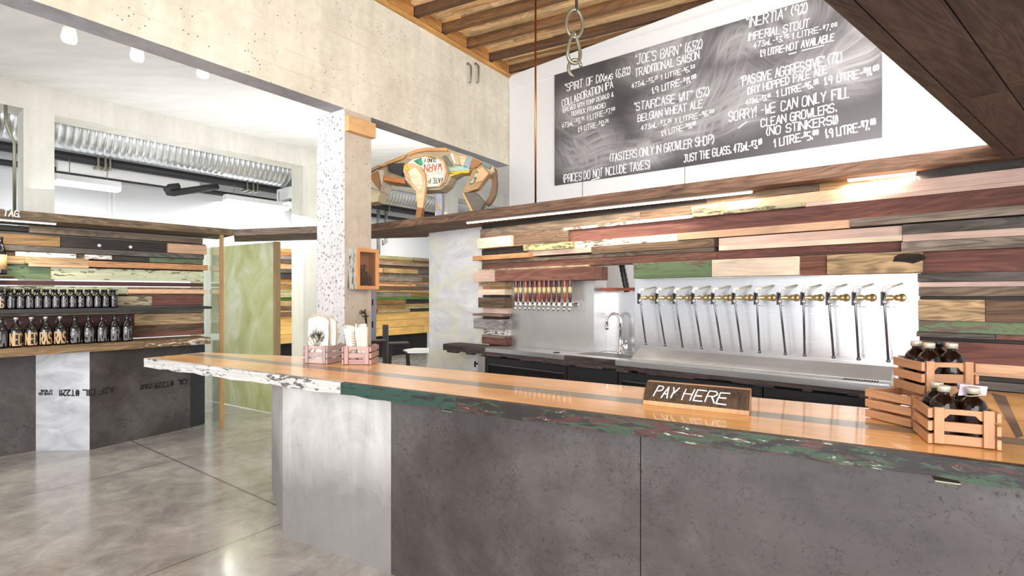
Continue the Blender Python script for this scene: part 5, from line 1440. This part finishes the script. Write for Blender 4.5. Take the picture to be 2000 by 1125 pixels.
# spiral duct
o = None
b = MB(); y = 1.15; s0 = -3.5; s1 = 12.0; zc_ = 3.87; rr_ = .31
pts = []; rad = []; x = s0
while x < s1:
    pts += [(x, y, zc_), (x + .035, y, zc_), (x + .04, y, zc_), (x + .05, y, zc_), (x + .055, y, zc_)]; rad += [rr_, rr_, rr_ + .008, rr_ + .008, rr_]; x += .085
b.tube(pts, rad, 28)
tag(b.build('spiral_duct', GALV, M=FM.mat(), base=(3, y, zc_)), 'large galvanised spiral ventilation duct along the back room ceiling', 'duct')
def hpipe(name, label, y, px, py, r, mat, a=-3.5, e=12, cat='pipe'):
    z = FM.Z(px, py, y); b = MB(); b.tube([(a, y, z), (e, y, z)], r, 12)
    return tag(b.build(name, mat, M=FM.mat(), base=(a, y, z)), label, cat)
hpipe('black_pipe', 'thick black pipe running just below the spiral duct', 1.60, 250, 325, .07, BLACKP)
hpipe('black_pipe', 'thin black pipe lowest on the back room wall', 2.05, 250, 352, .045, BLACKP)
z = FM.Z(230, 335, 1.8); b = MB(); b.box(FM.hit(112, 1.8), FM.hit(388, 1.8), 1.75, 1.87, z - .11, z + .07)
tag(b.build('white_trunking', PVC, M=FM.mat(), base=(1, 1.8, z)), 'white boxed trunking between the two black pipes', 'trunking')
b = MB(); y = 1.35
def mp(px, py, y): s_, z = FM.sz(px, py, y); return (s_, y, z)
b.tube([mp(350, 364, 1.25), mp(332, 366, 1.25), mp(326, 371, 1.25), mp(329, 376, 1.25), mp(338, 377, 1.25), mp(392, 369, 1.25), mp(425, 364, 1.25)], .055, 12)
tag(b.build('bent_pipe', BLACKP, M=FM.mat(), base=mp(338, 377, 1.25)), 'black pipe bent into a hairpin below the duct', 'pipe')
b = MB(); b.tube([mp(590, 404, 1.6), mp(577, 428, 1.6), mp(573, 436, 1.6)], .045, 10)
tag(b.build('pipe_branch', BLACKP, M=FM.mat(), base=mp(577, 430, 1.6)), 'short slanting black pipe branch right of the second column', 'pipe')
for px in (192, 206, 215, 483, 495, 503, 725, 760):
    s_ = FM.hit(px, 1.5); b = MB(); z = FM.Z(250, 325, 1.60) - .08; b.box(s_ - .02, s_ + .02, 1.49, 1.70, z - .03, z); b.box(s_ - .012, s_ + .012, 1.49, 1.505, z, z + .16)
    tag(b.build('pipe_clip', ZINC, M=FM.mat(), base=(s_, 1.5, z)), 'small galvanised hanger clip on the black pipe below the duct', 'clip', 'pipe hanger clips')
# fluorescent fittings
for px0, px1, py, lb in ((108, 234, 360, 'bright fluorescent fitting beside the left column'), (439, 560, 398, 'bright fluorescent fitting left of the second column'), (-60, -10, 350, None)):
    if lb is None: continue
    y = 1.2; s0 = FM.hit(px0, y); s1 = FM.hit(px1, y); z = FM.Z((px0 + px1) / 2, py, y)
    o = thing('ceiling_light', lb, 'light', FM, ((s0 + s1) / 2, y, z))
    b = MB(); b.hexa([(s0, y - .11, z), (s1, y - .11, z), (s1, y + .11, z), (s0, y + .11, z), (s0, y - .06, z + .09), (s1, y - .06, z + .09), (s1, y + .06, z + .09), (s0, y + .06, z + .09)]); part(o, 'housing', b, PVC)
    b = MB(); b.box(s0 + .01, s1 - .01, y - .10, y + .10, z - .05, z); part(o, 'diffuser', b, EMIT_W)
    for sx in (s0 + .15, s1 - .15):
        b = MB(); b.tube([(sx, y, z + .09), (sx, y, 3.45)], .006, 6); part(o, 'hanger', b, ZINC)
    area('fitting_glow', FM.pt((s0 + s1) / 2, y, z - .07), FM.pt((s0 + s1) / 2, y + .3, 0), abs(s1 - s0), .2, 18)
# conduit on left column, heater box
b = MB(); y = -.02
b.tube([FM_ for FM_ in [mp(11, 205, -.05), mp(12, 240, -.04), mp(20, 262, -.03), mp(28, 280, -.03), mp(28.5, 420, -.03)]], .016, 8)
tag(b.build('conduit', ZINC, M=FM.mat(), base=mp(28, 420, -.03)), 'thin bent metal conduit down the left painted column', 'conduit')
y = .9; s0 = FM.hit(567, y); s1 = FM.hit(660, y); z0 = FM.Z(600, 392, y); z1 = min(FM.Z(600, 364, y), 3.52)
o = thing('ventilation_unit', 'white box ventilation unit with black grille beside the concrete column', 'unit', FM, ((s0 + s1) / 2, y, z0))
b = MB(); b.box(s0, s1, y, y + .5, z0, z1); part(o, 'case', b, PVC)
b = MB(); ga_ = FM.hit(609, y); gb_ = FM.hit(655, y)
for k in range(8): zz_ = z0 + (z1 - z0) * (.15 + .09 * k); b.box(ga_, gb_, y - .004, y, zz_, zz_ + (z1 - z0) * .05)
part(o, 'grille', b, VOID)
b = MB(); b.box(s0 - .05, s1 + .1, y - .05, y + .55, z0 - .10, z0 - .07); part(o, 'drip_shelf', b, PVC)
b = MB(); b.box(s0 + .1, s0 + .14, y + .2, y + .24, z0 - .07, z0); b.box(s1 - .14, s1 - .1, y + .2, y + .24, z0 - .07, z0); part(o, 'support', b, ZINC)
# grey pipes above the back boards
for px, lb in ((739, 'grey vertical pipe right of the concrete column'), (750, 'second grey vertical pipe with an offset bend')):
    b = MB(); y = 2.0; s_ = FM.hit(px, y)
    if px == 739: b.tube([(s_, y, 2.5), (s_, y, 3.6)], .045, 10)
    else: b.tube([(s_ - .02, y, 2.85), (s_ - .02, y, 2.75), (s_ + .06, y, 2.8), (s_ + .06, y, 3.6)], .04, 10)
    tag(b.build('grey_pipe', plain('grey_pipe_paint', '8b8d90', .5) if 'grey_pipe_paint' not in bpy.data.materials else bpy.data.materials['grey_pipe_paint'], M=FM.mat(), base=(s_, y, 2.5)), lb, 'pipe')
# spotlights under the white slab by the beam
for i, (px, py, w_) in enumerate(((135, 73, 'leftmost'), (268, 109, 'middle'), (396, 143, 'rightmost'))):
    y = .55; s_ = FB.hit(px, y); z = FB.Z(px, py, y)
    z = min(z, 3.9)
    o = thing('spotlight', 'small bright spotlight under the white slab, %s of three' % w_, 'light', FB, (s_, y, z))
    b = MB(); b.tube([(s_, y, 4.0), (s_, y, z + .06)], .012, 8); b.lathe([(.05, -.02), (.05, 0)], 12, (s_, y, 3.999)); part(o, 'stem', b, PVC)
    b = MB(); b.lathe([(.02, .07), (.035, .06), (.045, -.01), (.04, -.012)], 14, (s_, y, z)); part(o, 'shade', b, PVC)
    b = MB(); b.lathe([(.036, -.03), (.04, -.02), (.04, -.0121)], 14, (s_, y, z)); part(o, 'bulb', b, EMIT_S)
    l = bpy.data.lights.new('spot_glow', 'POINT'); l.energy = 8; l.shadow_soft_size = .05; lo = bpy.data.objects.new('spot_glow', l); COL.objects.link(lo); lo.location = FB.pt(s_, y, z - .08)
b = MB(); y = 1.25; s_ = FB.hit(185, 1.25); b.lathe([(.055, -.012), (.055, 0)], 14, (s_, y, 3.999))
tag(b.build('ceiling_rose', IRON, M=FB.mat(), base=(s_, y, 4.0)), 'small dark round fitting alone on the white slab', 'fitting')
# bar stools, post and table in the back room
def stool(px, Y, label):
    x = (px - 1000) / F * Y
    o = thing('bar_stool', label, 'stool', loc=(x, Y, 0), rot=.3, group='metal stools in the back room')
    b = MB(); b.prism([(-.16, -.14), (-.14, -.16), (.14, -.16), (.16, -.14), (.16, .14), (.14, .16), (-.14, .16), (-.16, .14)], .735, .76); b.build('seat', IRON, parent=o, bevel=.004)
    for sx in (-1, 1):
        for sy in (-1, 1):
            b = MB(); b.bar((sx * .13, sy * .13, .736), (sx * .175, sy * .175, .0), .035, .02); b.build('leg', IRON, parent=o)
    b = MB()
    for k in range(4):
        q_ = [(-.157, -.157), (.157, -.157), (.157, .157), (-.157, .157)]; p, q2_ = q_[k], q_[(k + 1) % 4]; b.bar((p[0], p[1], .30), (q2_[0], q2_[1], .30), .02, .02)
    b.build('footrest', IRON, parent=o)
stool(735, 8.9, 'dark metal stool nearest the concrete column in the back room'); stool(779, 8.45, 'dark metal stool in front of the pale back room column')
x_ = -.247 * 9.6
b = MB(); b.box(-.045, .045, -.045, .045, 0, .98); tag(b.build('table_post', BLACK, loc=(x_, 9.6, 0)), 'square black post between the two dark stools', 'post')
o = thing('side_table', 'thin grey table top beside the aluminium panel', 'table', loc=(-1.30, 7.9, 0))
b = MB(); b.prism([(-.38, 0), (-.25, -.3), (.5, -.3), (.5, .3), (-.25, .25)], .68, .70); b.build('table_top', STEELM, parent=o)
b = MB(); b.tube([(.15, 0, .01), (.15, 0, .68)], .03, 10); b.lathe([(.2, 0), (.2, .012), (.03, .02)], 16, (.15, 0, 0)); b.build('pedestal', IRON, parent=o)
# roof spots over the bar
for p, q_ in (((.6, 3.0, 4.25), (.2, 4.6, 1.2)), ((1.9, 2.2, 4.3), (1.9, 3.0, 1.2))):
    pass
